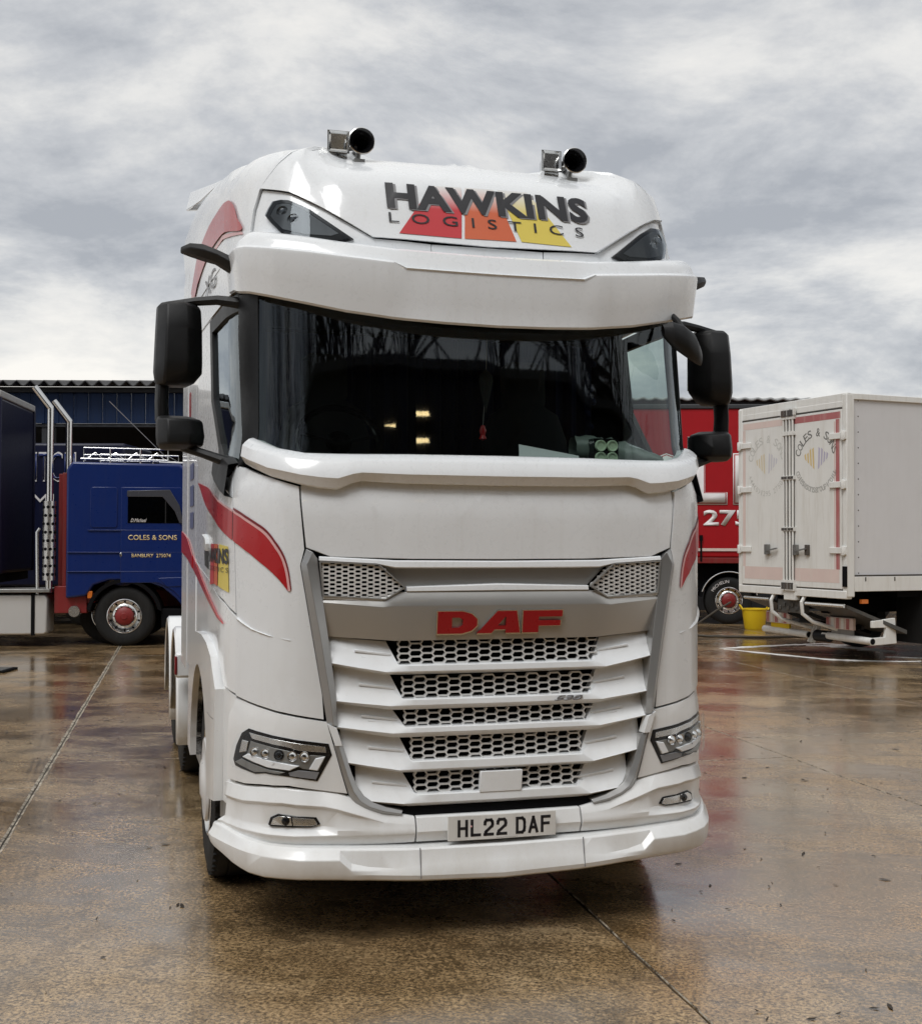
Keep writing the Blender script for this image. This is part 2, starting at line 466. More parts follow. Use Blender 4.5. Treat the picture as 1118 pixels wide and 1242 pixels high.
# ------------------------------------------------------------------ ground: one base sheet with concrete slabs bedded on it
g = MB(); g.add([(-600,-600,-.012),(600,-600,-.012),(600,600,-.012),(-600,600,-.012)], [(0,1,2,3)])
ground = tag(g.build('ground', M['joint'], smooth=False), kind='structure')
JA = math.atan2(-.226, 1)                  # slabs run slightly left of straight ahead
jd = Vector((math.sin(JA), math.cos(JA), 0)); jp = Vector((math.cos(JA), -math.sin(JA), 0))
def slab(p0, p1, q0, q1):
    gp = .003
    def wide(p): return 1.0 if abs(p-P0) < .06 else .22
    n = 0
    bm = bmesh.new()
    # ragged arris: edge points wander by a few millimetres
    def pt(p, q): 
        v = jp*p + jd*q; return v
    ring = []
    N = 44
    def wob(a): return (noise.noise(Vector((a*3.1, p0+7, q0))) )*.010
    for i in range(N): ring.append((p0+gp+abs(wob(q0+i*.31)), q0+gp+(q1-q0-2*gp)*i/N))
    for i in range(N): ring.append((p0+gp+(p1-p0-2*gp)*i/N, q1-gp-abs(wob(i*.37+p0))))
    for i in range(N): ring.append((p1-gp-abs(wob(i*.29+q1)), q1-gp-(q1-q0-2*gp)*i/N))
    for i in range(N): ring.append((p1-gp-(p1-p0-2*gp)*i/N, q0+gp+abs(wob(i*.41+p1))))
    cp, cq = (p0+p1)/2, (q0+q1)/2
    top = []; mid = []; bot = []
    for p, q in ring:
        sp, sq = (1 if p < cp else -1)*(.012+.024*abs(noise.noise(Vector((q*2.3, p*2.3, 5)))))*wide(p), (1 if q < cq else -1)*.004
        ip = p + sp if min(abs(p-p0), abs(p-p1)) < .04 else p
        iq = q + sq if min(abs(q-q0), abs(q-q1)) < .04 else q
        a = pt(ip, iq); a.z = 0; top.append(bm.verts.new(a))
        b = pt(p, q); b.z = -.006; mid.append(bm.verts.new(b))
        c = pt(p, q); c.z = -.013; bot.append(bm.verts.new(c))
    K = len(ring); chf = []
    for i in range(K):
        j = (i+1) % K
        chf.append(bm.faces.new((mid[i], top[i], top[j], mid[j]))); bm.faces.new((bot[i], mid[i], mid[j], bot[j]))
    bm.faces.new(top[::-1])
    for f in chf: f.material_index = 1
    me = bpy.data.meshes.new('concrete_slab'); bm.normal_update(); bm.to_mesh(me); bm.free()
    me.materials.append(M['concrete']); me.materials.append(M['edge'])
    bm = bmesh.new(); bm.from_mesh(me); bmesh.ops.recalc_face_normals(bm, faces=bm.faces)
    up = [f for f in bm.faces if len(f.verts) > 8][0]
    if up.normal.z < 0: bmesh.ops.reverse_faces(bm, faces=bm.faces)
    bm.to_mesh(me); bm.free()
    return link(bpy.data.objects.new('concrete_slab', me), ground)
P0 = -1.05
for i in range(-7, 9):
    for j in range(-2, 5):
        off = (.0, -1.0)[i % 2]
        slab(P0+3.0*i, P0+3.0*(i+1), 1.4+9.0*j+off, 1.4+9.0*(j+1)+off)

# =================================================================== the white tractor unit
# local axes: x to the viewer's right, y backwards from the front face, z up
def make_map():
    pass
TPT = [(0,.03),(.45,.04),(.7,.068),(.8,.085),(.93,.11),(1.03,.165),(1.10,.235),(1.15,.305),(1.185,.38),(1.21,.46),(1.23,.56),(1.245,.7),(1.25,.9),(1.258,1.3),(1.27,2.6),(1.282,3.5),(1.30,6.)]
TS = [0.0]
for (a, b), (c, d) in zip(TPT, TPT[1:]): TS.append(TS[-1] + math.hypot(c-a, d-b))
TXS = [(s, p[0]) for s, p in zip(TS, TPT)]; TYS = [(s, p[1]) for s, p in zip(TS, TPT)]
YO = [(0,0),(2.0,0),(2.07,.01),(2.2,.05),(3.0,.17),(3.25,.19),(3.42,.26),(3.53,.31),(3.715,.405),(3.79,.50),(3.83,.62),(3.85,.80)]
WO = [(0,1),(3.5,1),(3.65,1),(3.73,.985),(3.77,.935),(3.81,.83),(3.85,.55)]
def itp(x, P):
    if x <= P[0][0]: return P[0][1]
    for (a, b), (c, d) in zip(P, P[1:]):
        if x <= c: return b+(d-b)*(x-a)/(c-a)
    return P[-1][1]
def S0(s, z):
    a = abs(s); x = itp(a, TXS); y = itp(a, TYS)
    k = min(1, max(0, (z-2.05)/.25))*min(1, max(0, (2.0-y)/1.5))
    x *= (1-.045*k)*itp(z, WO)
    return (x if s >= 0 else -x), y + itp(z, YO)*min(1, max(0, (3-y)/2))
def S(s, z, o=0.0):
    """point of the cab skin: s runs round the plan outline from the centre of the nose, o stands proud of it"""
    x, y = S0(s, z)
    if o:
        x1, y1 = S0(s+.02, z); x0, y0 = S0(s-.02, z)
        tx, ty = x1-x0, y1-y0; l = math.hypot(tx, ty)
        x += o*ty/l; y -= o*tx/l
    return Vector((x, y, z))

def skin_x(y, z):
    lo, hi = .3, 4.6
    for _ in range(40):
        md = (lo+hi)/2
        if S0(md, z)[1] < y: lo = md
        else: hi = md
    return S0(lo, z)[0]
TR = empty('white_tractor_truck', (.192, 5.67, 0), .2728,
           'large white tractor truck with red swooshes and two roof horns facing the viewer', 'truck')
def cut_poly(poly, ds=.05, dz=.08):
    bm = bmesh.new()
    f = bm.faces.new([bm.verts.new((a, b, 0)) for a, b in poly])
    bm.normal_update()
    if f.normal.z < 0: f.normal_flip()
    bmesh.ops.triangulate(bm, faces=bm.faces[:])
    def cuts(i, st):
        lo = min(v.co[i] for v in bm.verts); hi = max(v.co[i] for v in bm.verts)
        k = math.floor(lo/st)+1
        while k*st < hi-1e-6:
            no = [0,0,0]; no[i] = 1; co = [0,0,0]; co[i] = k*st
            bmesh.ops.bisect_plane(bm, geom=bm.verts[:]+bm.edges[:]+bm.faces[:], plane_co=co, plane_no=no, dist=1e-5)
            k += 1
    if ds: cuts(0, ds)
    if dz: cuts(1, dz)
    bmesh.ops.remove_doubles(bm, verts=bm.verts, dist=1e-5)
    return bm
def panel1(name, poly, mat, parent, o=0.0, t=.015, bevel=.003, ds=.05, dz=.08, fn=S):
    bm = cut_poly(poly, ds, dz)
    of = o if callable(o) else (lambda s, z: o)
    me = bpy.data.meshes.new(name)
    bm.verts.index_update(); vs = [v.co.copy() for v in bm.verts]
    fs = [[v.index for v in f.verts] for f in bm.faces]
    be = []
    for e in bm.edges:
        if len(e.link_faces) == 1:
            l = e.link_loops[0]; be.append((l.vert.index, l.link_loop_next.vert.index))
    bm.free()
    n = len(vs)
    V = [fn(v.x, v.y, of(v.x, v.y)) for v in vs]
    # (s, z) seen from outside is right handed: s right, z up, normal towards the viewer
    F = [tuple(f) for f in fs]
    if t:
        V += [fn(v.x, v.y, of(v.x, v.y)-t) for v in vs]
        F += [tuple(i+n for i in reversed(f)) for f in fs]
        F += [(b, a, a+n, b+n) for a, b in be]
    return mesh_obj(name, V, F, mat, parent, True, 32, bevel if t else 0)
def panel(name, poly, mat, parent=None, mirror=False, **k):
    parent = parent or TR
    a = panel1(name, poly, mat, parent, **k)
    if not mirror: return a
    p2 = mirror if isinstance(mirror, bpy.types.Object) else parent
    b = panel1(name, [(-s, z) for s, z in poly][::-1], mat, p2, **{**k, 'o': (lambda s, z, f=k['o']: f(-s, z)) if callable(k.get('o')) else k.get('o', 0.0)})
    return a, b
def sym(half):
    """half outline with s>=0, from the top centre clockwise to the bottom centre"""
    return half + [(-s, z) for s, z in reversed(half) if s > 1e-6]
def loft(name, stations, mat, parent=None, both=True, mirror=False, angle=32, close=False, fn=S, bevel=0):
    """stations: list of (s, [(z, o), ...]) for s >= 0; both: one piece running across the nose"""
    st = list(stations)
    if both: st = [(-s, p) for s, p in reversed(st) if s > 1e-6] + st
    def mk(st):
        # subdivide along s so that curved runs follow the skin
        out_ = []
        for (s0, p0), (s1, p1) in zip(st, st[1:]):
            n = max(1, int(abs(s1-s0)/.05))
            for i in range(n):
                u = i/n; out_.append((s0+(s1-s0)*u, [(a+(c-a)*u, b+(d-b)*u) for (a, b), (c, d) in zip(p0, p1)]))
        out_.append(st[-1])
        m = MB(); rows = [[fn(s, z, o) for z, o in p] for s, p in out_]
        if close: rows = [r+[r[0]] for r in rows]
        m.grid(rows)
        k = len(rows[0])
        if close or True:
            m.f.append(tuple(range(k))[::-1]); b = (len(rows)-1)*k; m.f.append(tuple(range(b, b+k)))
        ob = m.build(name, mat, parent or TR, angle=angle, fix=True, bevel=bevel)
        return ob
    a = mk(st)
    if mirror: return a, mk([(-s, p) for s, p in reversed(st)])
    return a

# ---- cab skin panels
WH, WL = M['white'], M['white_low']
panel('hood_panel', sym([(0,2.10),(.70,2.10),(.932,2.10),(.9345,2.062),(.9035,1.787),(.792,1.747),(.42,1.737),(0,1.735)]), WH,
      o=lambda s, z: -.16*max(0, z-1.967), t=.02)
panel('corner_panel', [(-.9405,2.066),(-1.08,2.105),(-1.255,2.152),(-1.385,2.178),(-1.41,2.162),(-1.362,2.03),(-1.3345,1.79),(-1.322,1.62),(-1.312,1.47),
      (-1.318,1.23),(-1.316,1.095),(-1.266,1.087),(-1.139,1.065),(-1.017,1.042),(-.82,1.010),(-.828,1.12),(-.875,1.39),(-.93,1.706),(-.912,1.781)], WH, mirror=True, t=.02)
doorL, doorR = panel('door', [(-1.372,2.03),(-1.3425,1.79),(-1.330,1.62),(-1.321,1.478),(-1.5,1.533),(-2.18,1.625),(-3.1,1.705),(-3.1,3.04),(-2.31,3.04),(-2.25,2.58),(-1.93,2.27),(-1.5,2.12),(-1.42,2.15)],
      WH, mirror=True, t=.02)
def opt(p): return p
def on_door(name, poly, mat, **k):
    a = panel1(name, poly, mat, doorL, **k)
    panel1(name, [(-s, z) for s, z in poly][::-1], mat, doorR, **k)
    return a
on_door('window_frame', [(-1.41,2.945),(-1.41,3.035),(-2.305,3.035),(-2.245,2.58),(-1.925,2.275),(-1.5,2.125),(-1.425,2.152),(-1.37,2.19),(-1.497,2.171),(-1.855,2.316),(-2.143,2.581),(-2.20,2.96),(-1.76,2.955)], M['black'], o=.004, t=.03)
on_door('side_window', [(-1.37,2.185),(-1.497,2.165),(-1.86,2.31),(-2.15,2.578),(-2.21,2.97),(-1.41,2.97),(-1.425,2.82)], M['glass'], o=-.012, t=0, bevel=0)
# handle recess and handle
on_door('door_handle', [(-2.40,1.835),(-2.36,1.85),(-2.16,1.83),(-2.12,1.80),(-2.13,1.76),(-2.36,1.78)], WH, o=.02, t=.024, bevel=.004)
on_door('handle_recess', [(-2.40,1.775),(-2.14,1.755),(-2.13,1.665),(-2.37,1.68)], M['black'], o=.003, t=.004, bevel=0)
panel('step_panel', [(-1.326,1.10),(-1.321,1.462),(-1.5,1.518),(-2.18,1.61),(-3.3,1.69),(-3.3,1.25),(-2.85,1.27),(-2.2,1.305),(-1.66,1.245),(-1.5,1.12)], WH, mirror=True, o=-.004, t=.02)
panel('cab_side', [(-3.112,1.0),(-3.112,3.05),(-3.88,3.05),(-3.88,1.0)], WH, mirror=True, t=.02)
panel('side_fairing', [(-3.90,.95),(-3.90,3.9),(-4.40,3.98),(-4.42,.95)], WH, mirror=True, o=.004, t=.03, bevel=.01)
panel('a_pillar', [(-1.205,3.04),(-1.212,2.65),(-1.215,2.25),(-1.36,2.165),(-1.418,2.82),(-1.405,3.04)], M['black'], mirror=True, o=.004, t=.05, bevel=.008)
panel('roof_side', [(-1.18,3.538),(-1.236,3.43),(-1.278,3.316),(-1.265,3.055),(-3.88,3.055),(-3.88,3.85),(-.92,3.85),(-.95,3.79),(-.985,3.73)], WH, mirror=True, t=.02)
def ROOFDIP(s, z):
    u = min(1, max(0, (z-3.572)/.22)); f = 1-(abs(s)-.73)/.21 if abs(s) > .73 else 1
    return .165*u*u*(3-2*u)*max(0, f)
panel('roof_panel', sym([(0,3.247),(.595,3.264),(.828,3.407),(1.0,3.499),(1.170,3.541),(.978,3.729),(.965,3.76),(.95,3.79),(.92,3.838),(0,3.848)][::-1]), WH,
      o=lambda s, z: .012*math.exp(-((z-3.5)/.18)**2)*(1 if abs(s) < .8 else .4) - ROOFDIP(s, z), t=.015)
panel('lamp_surround', [(-.30,3.10),(-.30,3.2435),(-.590,3.258),(-.825,3.4015),(-.999,3.4935),(-1.171,3.535),(-1.228,3.43),(-1.270,3.316),(-1.262,3.10)], WH, mirror=True, o=-.014, t=.015)
panel('lamp_surround', [(-.296,3.10),(-.296,3.2435),(.296,3.2435),(.296,3.10)], WH, o=-.014, t=.015)
# upper edge moulding above each roof lamp
LENS = [(-1.142,3.386),(-1.120,3.42),(-1.091,3.454),(-1.045,3.456),(-1.004,3.451),(-.903,3.399),(-.705,3.254),(-.752,3.238),(-.912,3.246),(-1.054,3.286),(-1.113,3.348)]
def shrink(poly, k, c=None):
    cx = sum(p[0] for p in poly)/len(poly) if c is None else c[0]; cz = sum(p[1] for p in poly)/len(poly) if c is None else c[1]
    return [(cx+(s-cx)*k, cz+(z-cz)*k) for s, z in poly]
for sg in (-1, 1):
    q = lambda P: P if sg < 0 else [(-s, z) for s, z in P][::-1]
    rl = panel1('roof_lamp', q(shrink(LENS, 1.05)), M['gloss_black'], TR, o=-.004, t=.03, bevel=.004)
    panel1('reflector', q(shrink(LENS, .80, (-1.0, 3.36))), M['steel'], rl, o=.001, t=.003, bevel=0)
    panel1('lens', q(LENS), M['smoke_lens'], rl, o=.010, t=0, bevel=0)
    m = MB()
    for ds in (0, .09):
        c = S(sg*(.985+ds*.6), 3.345+ds*.5, .004)
        m.lathe([(.002,.002),(.018,.0),(.026,-.008),(.030,-.008),(.030,.0)], c, (sg*.5,-1,0), 16)
    m.build('projector', M['chrome'], rl)
    # mouldings of the surround
    m = MB()
    pts = [(-.60,3.262),(-.826,3.402),(-1.0,3.494),(-1.172,3.537)]
    m.tube([S(-s*sg*-1 if sg < 0 else -s, z, .004) for s, z in pts], .006, 6)
    m.build('surround_moulding', WH, TR)

# ---- sun visor: its own shallower plan
VX = [(0,.070),(.25,.075),(.42,.092),(.56,.113),(.7,.140),(.9,.202),(1.05,.275),(1.13,.330),(1.165,.375),(1.183,.43),(1.192,.52),(1.196,.80)]
VS = [0.0]
for (a, b), (c, d) in zip(VX, VX[1:]): VS.append(VS[-1]+math.hypot(c-a, d-b))
def VM(s, z, o=0.0):
    a = abs(s); P1 = [(q, p[0]) for q, p in zip(VS, VX)]; P2 = [(q, p[1]) for q, p in zip(VS, VX)]
    f = lambda a: (itp(a, P1), itp(a, P2))
    x, y = f(a); x1, y1 = f(a+.02); x0, y0 = f(max(0, a-.02))
    tx, ty = x1-x0, y1-y0; l = math.hypot(tx, ty) or 1
    x += o*ty/l; y -= o*tx/l
    return Vector((x if s >= 0 else -x, y, z))
st = []
for s, zb, zl, zt in ((0,2.829,3.075,3.178),(.25,2.834,3.078,3.182),(.44,2.845,3.085,3.190),(.50,2.850,3.112,3.192),(.72,2.878,3.135,3.215),(.95,2.925,3.165,3.25),(1.10,2.958,3.185,3.272),(1.20,2.980,3.20,3.285),(1.26,2.988,3.205,3.288),(1.32,3.0,3.21,3.288),(1.40,3.02,3.21,3.28),(1.62,3.05,3.20,3.25)):
    cd_ = .014 if s < .46 else 0
    k = min(1, max(0, (s-.72)/.5))   # the ledge softens towards the corner
    st.append((s, [(zb+.03,-.06),(zb+.003,-.022),(zb,-.008),(zb+.010,.0),(zb+.10,.010-cd_),(zl-.016,.024-cd_),(zl-.004,.022-cd_),(zl+.002,.016-.004*k),(zl+.010,-.006+.012*k),(zl+.5*(zt-zl),-.020+.014*k),(zt-.012,-.036+.004*k),(zt,-.056),(zt+.004,-.17)]))
loft('sun_visor', st, WH, fn=VM, angle=28)
# dark end pieces that close the visor against the roof
for sg in (-1, 1):
    m = MB(); m.box(min(sg*.98, sg*1.16), max(sg*.98, sg*1.16), .50, .80, 3.02, 3.22); m.build('visor_bracket', M['black'], TR, bevel=.01)

# ---- windscreen, header shade board, interior
m = MB()
m.grid([[S(-1.24+2.48*i/62, itp(abs(-1.24+2.48*i/62), [(0,2.17),(.75,2.185),(1.02,2.22),(1.19,2.245),(1.24,2.26)])*(1-u)+3.05*u) for i in range(63)] for u in [k/10 for k in range(11)]])
m.build('windscreen', M['glass'], TR, angle=80)
panel('header_shade_board', sym([(0,3.10),(1.19,3.10),(1.20,2.96),(1.02,2.90),(.6,2.845),(0,2.825)]), M['void'], o=-.03, t=.02, bevel=0)  # black board standing in for the cab's shade behind the top of the glass
m = MB()
ins = []
for y, z in ((.20,2.165),(.45,2.17),(.62,2.19),(.78,2.15),(.85,2.0),(.85,1.2)):
    ins.append([Vector((x*(1.10 if y > .4 else .98), y+.12*abs(x)**2, z+(.025 if .4 < y < .7 and abs(x) > .3 else 0))) for x in [i/10-1 for i in range(21)]])
m.grid(ins); m.build('dashboard', M['cabdark'], TR)
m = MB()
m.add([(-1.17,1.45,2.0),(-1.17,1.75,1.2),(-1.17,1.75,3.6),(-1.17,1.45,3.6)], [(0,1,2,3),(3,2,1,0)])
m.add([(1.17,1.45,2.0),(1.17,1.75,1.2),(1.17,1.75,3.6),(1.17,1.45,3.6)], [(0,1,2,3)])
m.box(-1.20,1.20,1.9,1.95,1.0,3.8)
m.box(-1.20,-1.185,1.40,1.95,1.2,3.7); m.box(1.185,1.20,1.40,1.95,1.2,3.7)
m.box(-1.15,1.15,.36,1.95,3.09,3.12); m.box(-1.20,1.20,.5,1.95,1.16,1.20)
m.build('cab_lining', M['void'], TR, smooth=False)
m = MB(); rows = []
for z in (3.0,2.6,2.05):
    rows.append([Vector((-1.05+2.1*i/120, 1.52+.028*math.sin(i*1.05)+.012*math.sin(i*2.3), z)) for i in range(121)])
m.grid(rows); m.build('curtain', M['navy'], TR)
m = MB()
for i in range(11):
    c = Vector((.98+.02*math.sin(i*2.1), 1.36, 2.95-.075*i)); m.lathe([(.001,-.018),(.02,-.01),(.024,.0),(.012,.012),(.001,.014)], c, (.3,-1,.2), 8)
m.build('curtain_fringe', M['navy'], TR)
m = MB()
for z in (2.72, 2.78): pass
m.tube([Vector((-.62+.215*math.cos(t), .86+.10*math.sin(t), 2.33+.19*math.sin(t))) for t in [2*math.pi*i/28 for i in range(29)]], .017, 8)
for t in (.2, 2.9, 4.7): m.bar((-.62,.88,2.32), (-.62+.21*math.cos(t), .86+.10*math.sin(t), 2.33+.19*math.sin(t)), .03, .015)
m.lathe([(.001,-.02),(.06,-.015),(.07,.02)], (-.62,.88,2.32), (0,-1,.5), 16)
m.build('steering_wheel', M['gloss_black'], TR)
for x in (-.62, .55):
    m = MB(); rows = []
    for z, hw, d in ((1.9,.24,.10),(2.4,.25,.11),(2.55,.20,.09),(2.60,.12,.07),(2.63,.13,.06),(2.82,.13,.06),(2.86,.09,.03)):
        rows.append([Vector((x+hw*math.copysign(abs(math.cos(t))**.5, math.cos(t)), 1.28+.08*(z-1.9)+d*math.copysign(abs(math.sin(t))**.6, math.sin(t)), z)) for t in [2*math.pi*i/20 for i in range(21)]])
    m.grid(rows); m.f.append(tuple(range(6*21, 7*21))); m.build('seat', M['cabdark'], TR)

# ---- cowl trim under the glass
st = []
for s, zb, zt in ((0,2.078,2.222),(.45,2.082,2.221),(.66,2.092,2.219),(.70,2.082,2.219),(.765,2.052,2.219),(.84,2.058,2.220),(.93,2.074,2.222),(1.07,2.112,2.247),(1.19,2.155,2.285),(1.243,2.176,2.303),(1.258,2.19,2.30)):
    e = 1 if s < 1.25 else .2
    h = zt-zb
    st.append((s, [(zb+.012,-.03),(zb,.018*e),(zb+.006,.030*e),(zb+.24*h,.052*e),(zb+.30*h,.060*e),(zb+.70*h,.063*e),(zt-.022,.052*e),(zt-.006,.034*e),(zt,.014*e),(zt-.004,-.03)]))
loft('cowl_trim', st, WH, angle=30)

# ---- grille: silver side strips, white feet, lower frame
def ribbon(name, pts, mat, mirror=True, angle=25):
    """pts: rows of (outer s, ridge s, inner s, z-out, z-ridge, z-in, height)"""
    def mk(sg):
        rows = []
        for so_, sm, si, zo, zr, zi, h in pts:
            rows.append([S(sg*so_, zo, -.02), S(sg*so_, zo, .004), S(sg*sm, zr, h), S(sg*si, zi, h*.2), S(sg*si, zi, -.06)])
        m = MB(); m.grid(rows, flip=(sg < 0)); k = 5
        m.f.append(tuple(range(k))); m.f.append(tuple(range((len(rows)-1)*k, len(rows)*k))[::-1])
        return m.build(name, mat, TR, angle=angle, fix=True, bevel=.0015)
    mk(-1)
    if mirror: mk(1)
def zstep(P, n):
    o_ = []
    for a, b in zip(P, P[1:]):
        for i in range(n): o_.append(tuple(p+(q-p)*i/n for p, q in zip(a, b)))
    return o_+[P[-1]]
ribbon('grille_strip', zstep([(.903,.872,.852,1.783,1.768,1.738,.018),(.927,.898,.848,1.709,1.712,1.70,.030),(.872,.836,.802,1.39,1.39,1.39,.034),(.826,.792,.765,1.12,1.12,1.12,.034),(.806,.775,.757,.995,.985,.98,.03)], 5), M['silver'])
panel('strip_foot', [(-.762,.975),(-.803,.995),(-.768,.893),(-.735,.893)], WH, mirror=True, o=.026, t=.05, bevel=.003)
ribbon('lower_grille_frame', zstep([(.775,.752,.733,.895,.893,.89,.022),(.735,.712,.690,.76,.76,.76,.024),(.708,.684,.664,.675,.685,.70,.024),(.682,.655,.635,.628,.643,.66,.024),(.640,.612,.595,.598,.615,.632,.022),(.560,.545,.535,.576,.592,.608,.020),(.475,.466,.46,.566,.577,.590,.014)], 3), M['silver'])
panel('grille_backing', sym([(0,1.74),(.86,1.75),(.86,1.6),(.77,1.0),(.69,.62),(.45,.55),(0,.55)]), M['void'], o=-.13, t=.01, bevel=0)
# top lip, recess, strip, badge panel
loft('grille_lip', [(0,[(1.728,-.06),(1.728,.0),(1.722,.006),(1.699,.010),(1.694,.004),(1.694,-.06)]),(.50,[(1.731,-.06),(1.731,.0),(1.725,.006),(1.700,.010),(1.695,.004),(1.695,-.06)]),(.585,[(1.736,-.06),(1.736,.0),(1.731,.006),(1.717,.010),(1.713,.004),(1.713,-.06)]),(.845,[(1.749,-.06),(1.749,.0),(1.744,.006),(1.731,.010),(1.727,.004),(1.727,-.06)])], WH, angle=25)
panel('grille_recess', sym([(0,1.700),(.50,1.700),(.565,1.712),(.452,1.610),(0,1.610)]), M['satin'], o=-.034, t=.02, bevel=0)
loft('grille_moulding', [(0,[(1.625,-.05),(1.622,-.004),(1.616,.0),(1.592,.002),(1.588,-.004),(1.588,-.05)]),(.445,[(1.612,-.05),(1.609,-.004),(1.606,.0),(1.590,.002),(1.586,-.004),(1.586,-.05)])], WH, angle=25)
loft('badge_panel', [(0,[(1.585,-.05),(1.585,-.006),(1.580,-.003),(1.524,.014),(1.520,.014),(1.362,-.012),(1.360,-.05)]),(.50,[(1.585,-.05),(1.585,-.006),(1.580,-.003),(1.524,.014),(1.520,.014),(1.362,-.012),(1.360,-.05)]),
     (.555,[(1.570,-.05),(1.568,-.006),(1.564,-.003),(1.518,.016),(1.514,.016),(1.366,-.018),(1.364,-.05)]),(.825,[(1.568,-.06),(1.566,-.012),(1.563,-.008),(1.540,.004),(1.536,.004),(1.385,-.034),(1.383,-.07)])], M['satin'], angle=18)
# letters of the badge, drawn as polygons in a 1 x 1 box each
def glyphs(word):
    G = {'D': [[(0,0),(.62,0),(.86,.12),(1,.35),(1,.65),(.86,.88),(.62,1),(0,1)], [(.36,.27),(.36,.73),(.55,.73),(.64,.62),(.64,.38),(.55,.27)]],
         'A': [[(0,0),(.30,0),(.36,.18),(.70,.18),(.70,0),(1,0),(1,.0),(1,1),(.50,1)], [(.46,.36),(.70,.36),(.70,.76)]],
         'F': [[(0,0),(.40,0),(.40,.30),(.96,.30),(.96,.55),(.40,.55),(.40,.72),(1,.72),(1,1),(0,1)], None]}
    G['A'] = [[(0,0),(.33,0),(.40,.16),(.66,.16),(.66,0),(1,0),(.90,1),(.46,1)], [(.47,.34),(.66,.34),(.66,.74),(.63,.74)]]
    return G[word]
def letter(ch, x0, x1, z0, z1, fn, name, mat, parent, thick):
    outer, hole = glyphs(ch)
    bm = bmesh.new()
    ov = [bm.verts.new((a, b, 0)) for a, b in outer]; edges = [bm.edges.new((ov[i], ov[(i+1) % len(ov)])) for i in range(len(ov))]
    if hole:
        hv = [bm.verts.new((a, b, 0)) for a, b in hole]; edges += [bm.edges.new((hv[i], hv[(i+1) % len(hv)])) for i in range(len(hv))]
    bmesh.ops.triangle_fill(bm, edges=edges, use_beauty=True, use_dissolve=False)
    for f in bm.faces:
        if f.normal.z < 0: f.normal_flip()
    return map_bm(bm, lambda u, v, w_: fn(x0+(x1-x0)*u, z0+(z1-z0)*v, w_), name, mat, parent, thick)
badge_base = lambda s, z, w_: S(s, z, .0155 + (z-1.522)*.165 + w_)
bd = panel1('badge', [(-.001,1.44),(.001,1.44),(.001,1.442),(-.001,1.442)], M['satin'], TR, o=-.004, t=.004, bevel=0)
for ch, a, b in (('D',-.303,-.115),('A',-.113,.095),('F',.108,.303)):
    letter(ch, a-.005, b+.005, 1.3855, 1.499, lambda s, z, w_: badge_base(s, z, w_-.004), 'letter_edge', M['chrome'], bd, .017)
    o_ = letter(ch, a, b, 1.392, 1.494, lambda s, z, w_: badge_base(s, z, w_), 'letter', M['red_badge'], bd, .016)

# honeycomb meshes
def inside(p, poly):
    c = False; n = len(poly)
    for i in range(n):
        (x1, y1), (x2, y2) = poly[i], poly[(i+1) % n]
        if (y1 > p[1]) != (y2 > p[1]) and p[0] < (x2-x1)*(p[1]-y1)/(y2-y1)+x1: c = not c
    return c
def honeycomb(name, poly, pw, ph, bw, bd_, oo, mat, parent=None, tilt=0.0, skew=0.0, z0=0.0):
    """elongated hexagon lattice of small bars; pw pitch along s, ph row pitch"""
    m = MB()
    s0 = min(p[0] for p in poly); s1 = max(p[0] for p in poly); za = min(p[1] for p in poly); zb = max(p[1] for p in poly)
    f = lambda s, z: S(s, z + skew*s, oo + tilt*(z-za))
    def seg(a, b):
        mid = ((a[0]+b[0])/2, (a[1]+b[1])/2)
        if inside(mid, poly): m.bar(f(*a), f(*b), bd_, bw, up=(0,0,1))
    nr = int((zb-za)/ph*2)+4; ncn = int((s1-s0)/pw)+3
    for r in range(-1, nr):
        for c in range(-1, ncn):
            # each cell: flat top h from -.22 to .22 of the pitch, shoulders at +-.5 offset by half a row
            cx = s0 + c*pw + (pw/2 if r % 2 else 0); cz = za + r*ph*.5 + z0
            a = (cx-.20*pw, cz); b = (cx+.20*pw, cz)
            seg(a, b)
            seg(b, (cx+.30*pw, cz+ph*.5)); seg(b, (cx+.30*pw, cz-ph*.5))
    return m.build(name, mat, parent or TR, smooth=False)
def side_in(z):      # inner edge of the surround at height z
    return itp(z, [(.60,.585),(.66,.632),(.70,.660),(.76,.686),(.893,.728),(.98,.752),(1.12,.76),(1.39,.797),(1.6,.835)])
BARS = [ # mesh bottom, bar lower edge, underside, outer lower z, top of wing: centre and outer, mesh half width
    (1.252,1.217,1.205,1.262,1.360,1.380,.500),
    (1.096,1.062,1.044,1.090,1.205,1.245,.480),
    (.968,.937,.917,.975,1.044,1.072,.468),
    (.812,.769,.756,.815,.917,.958,.435),
    (.660,.616,.600,.640,.756,.800,.418)]
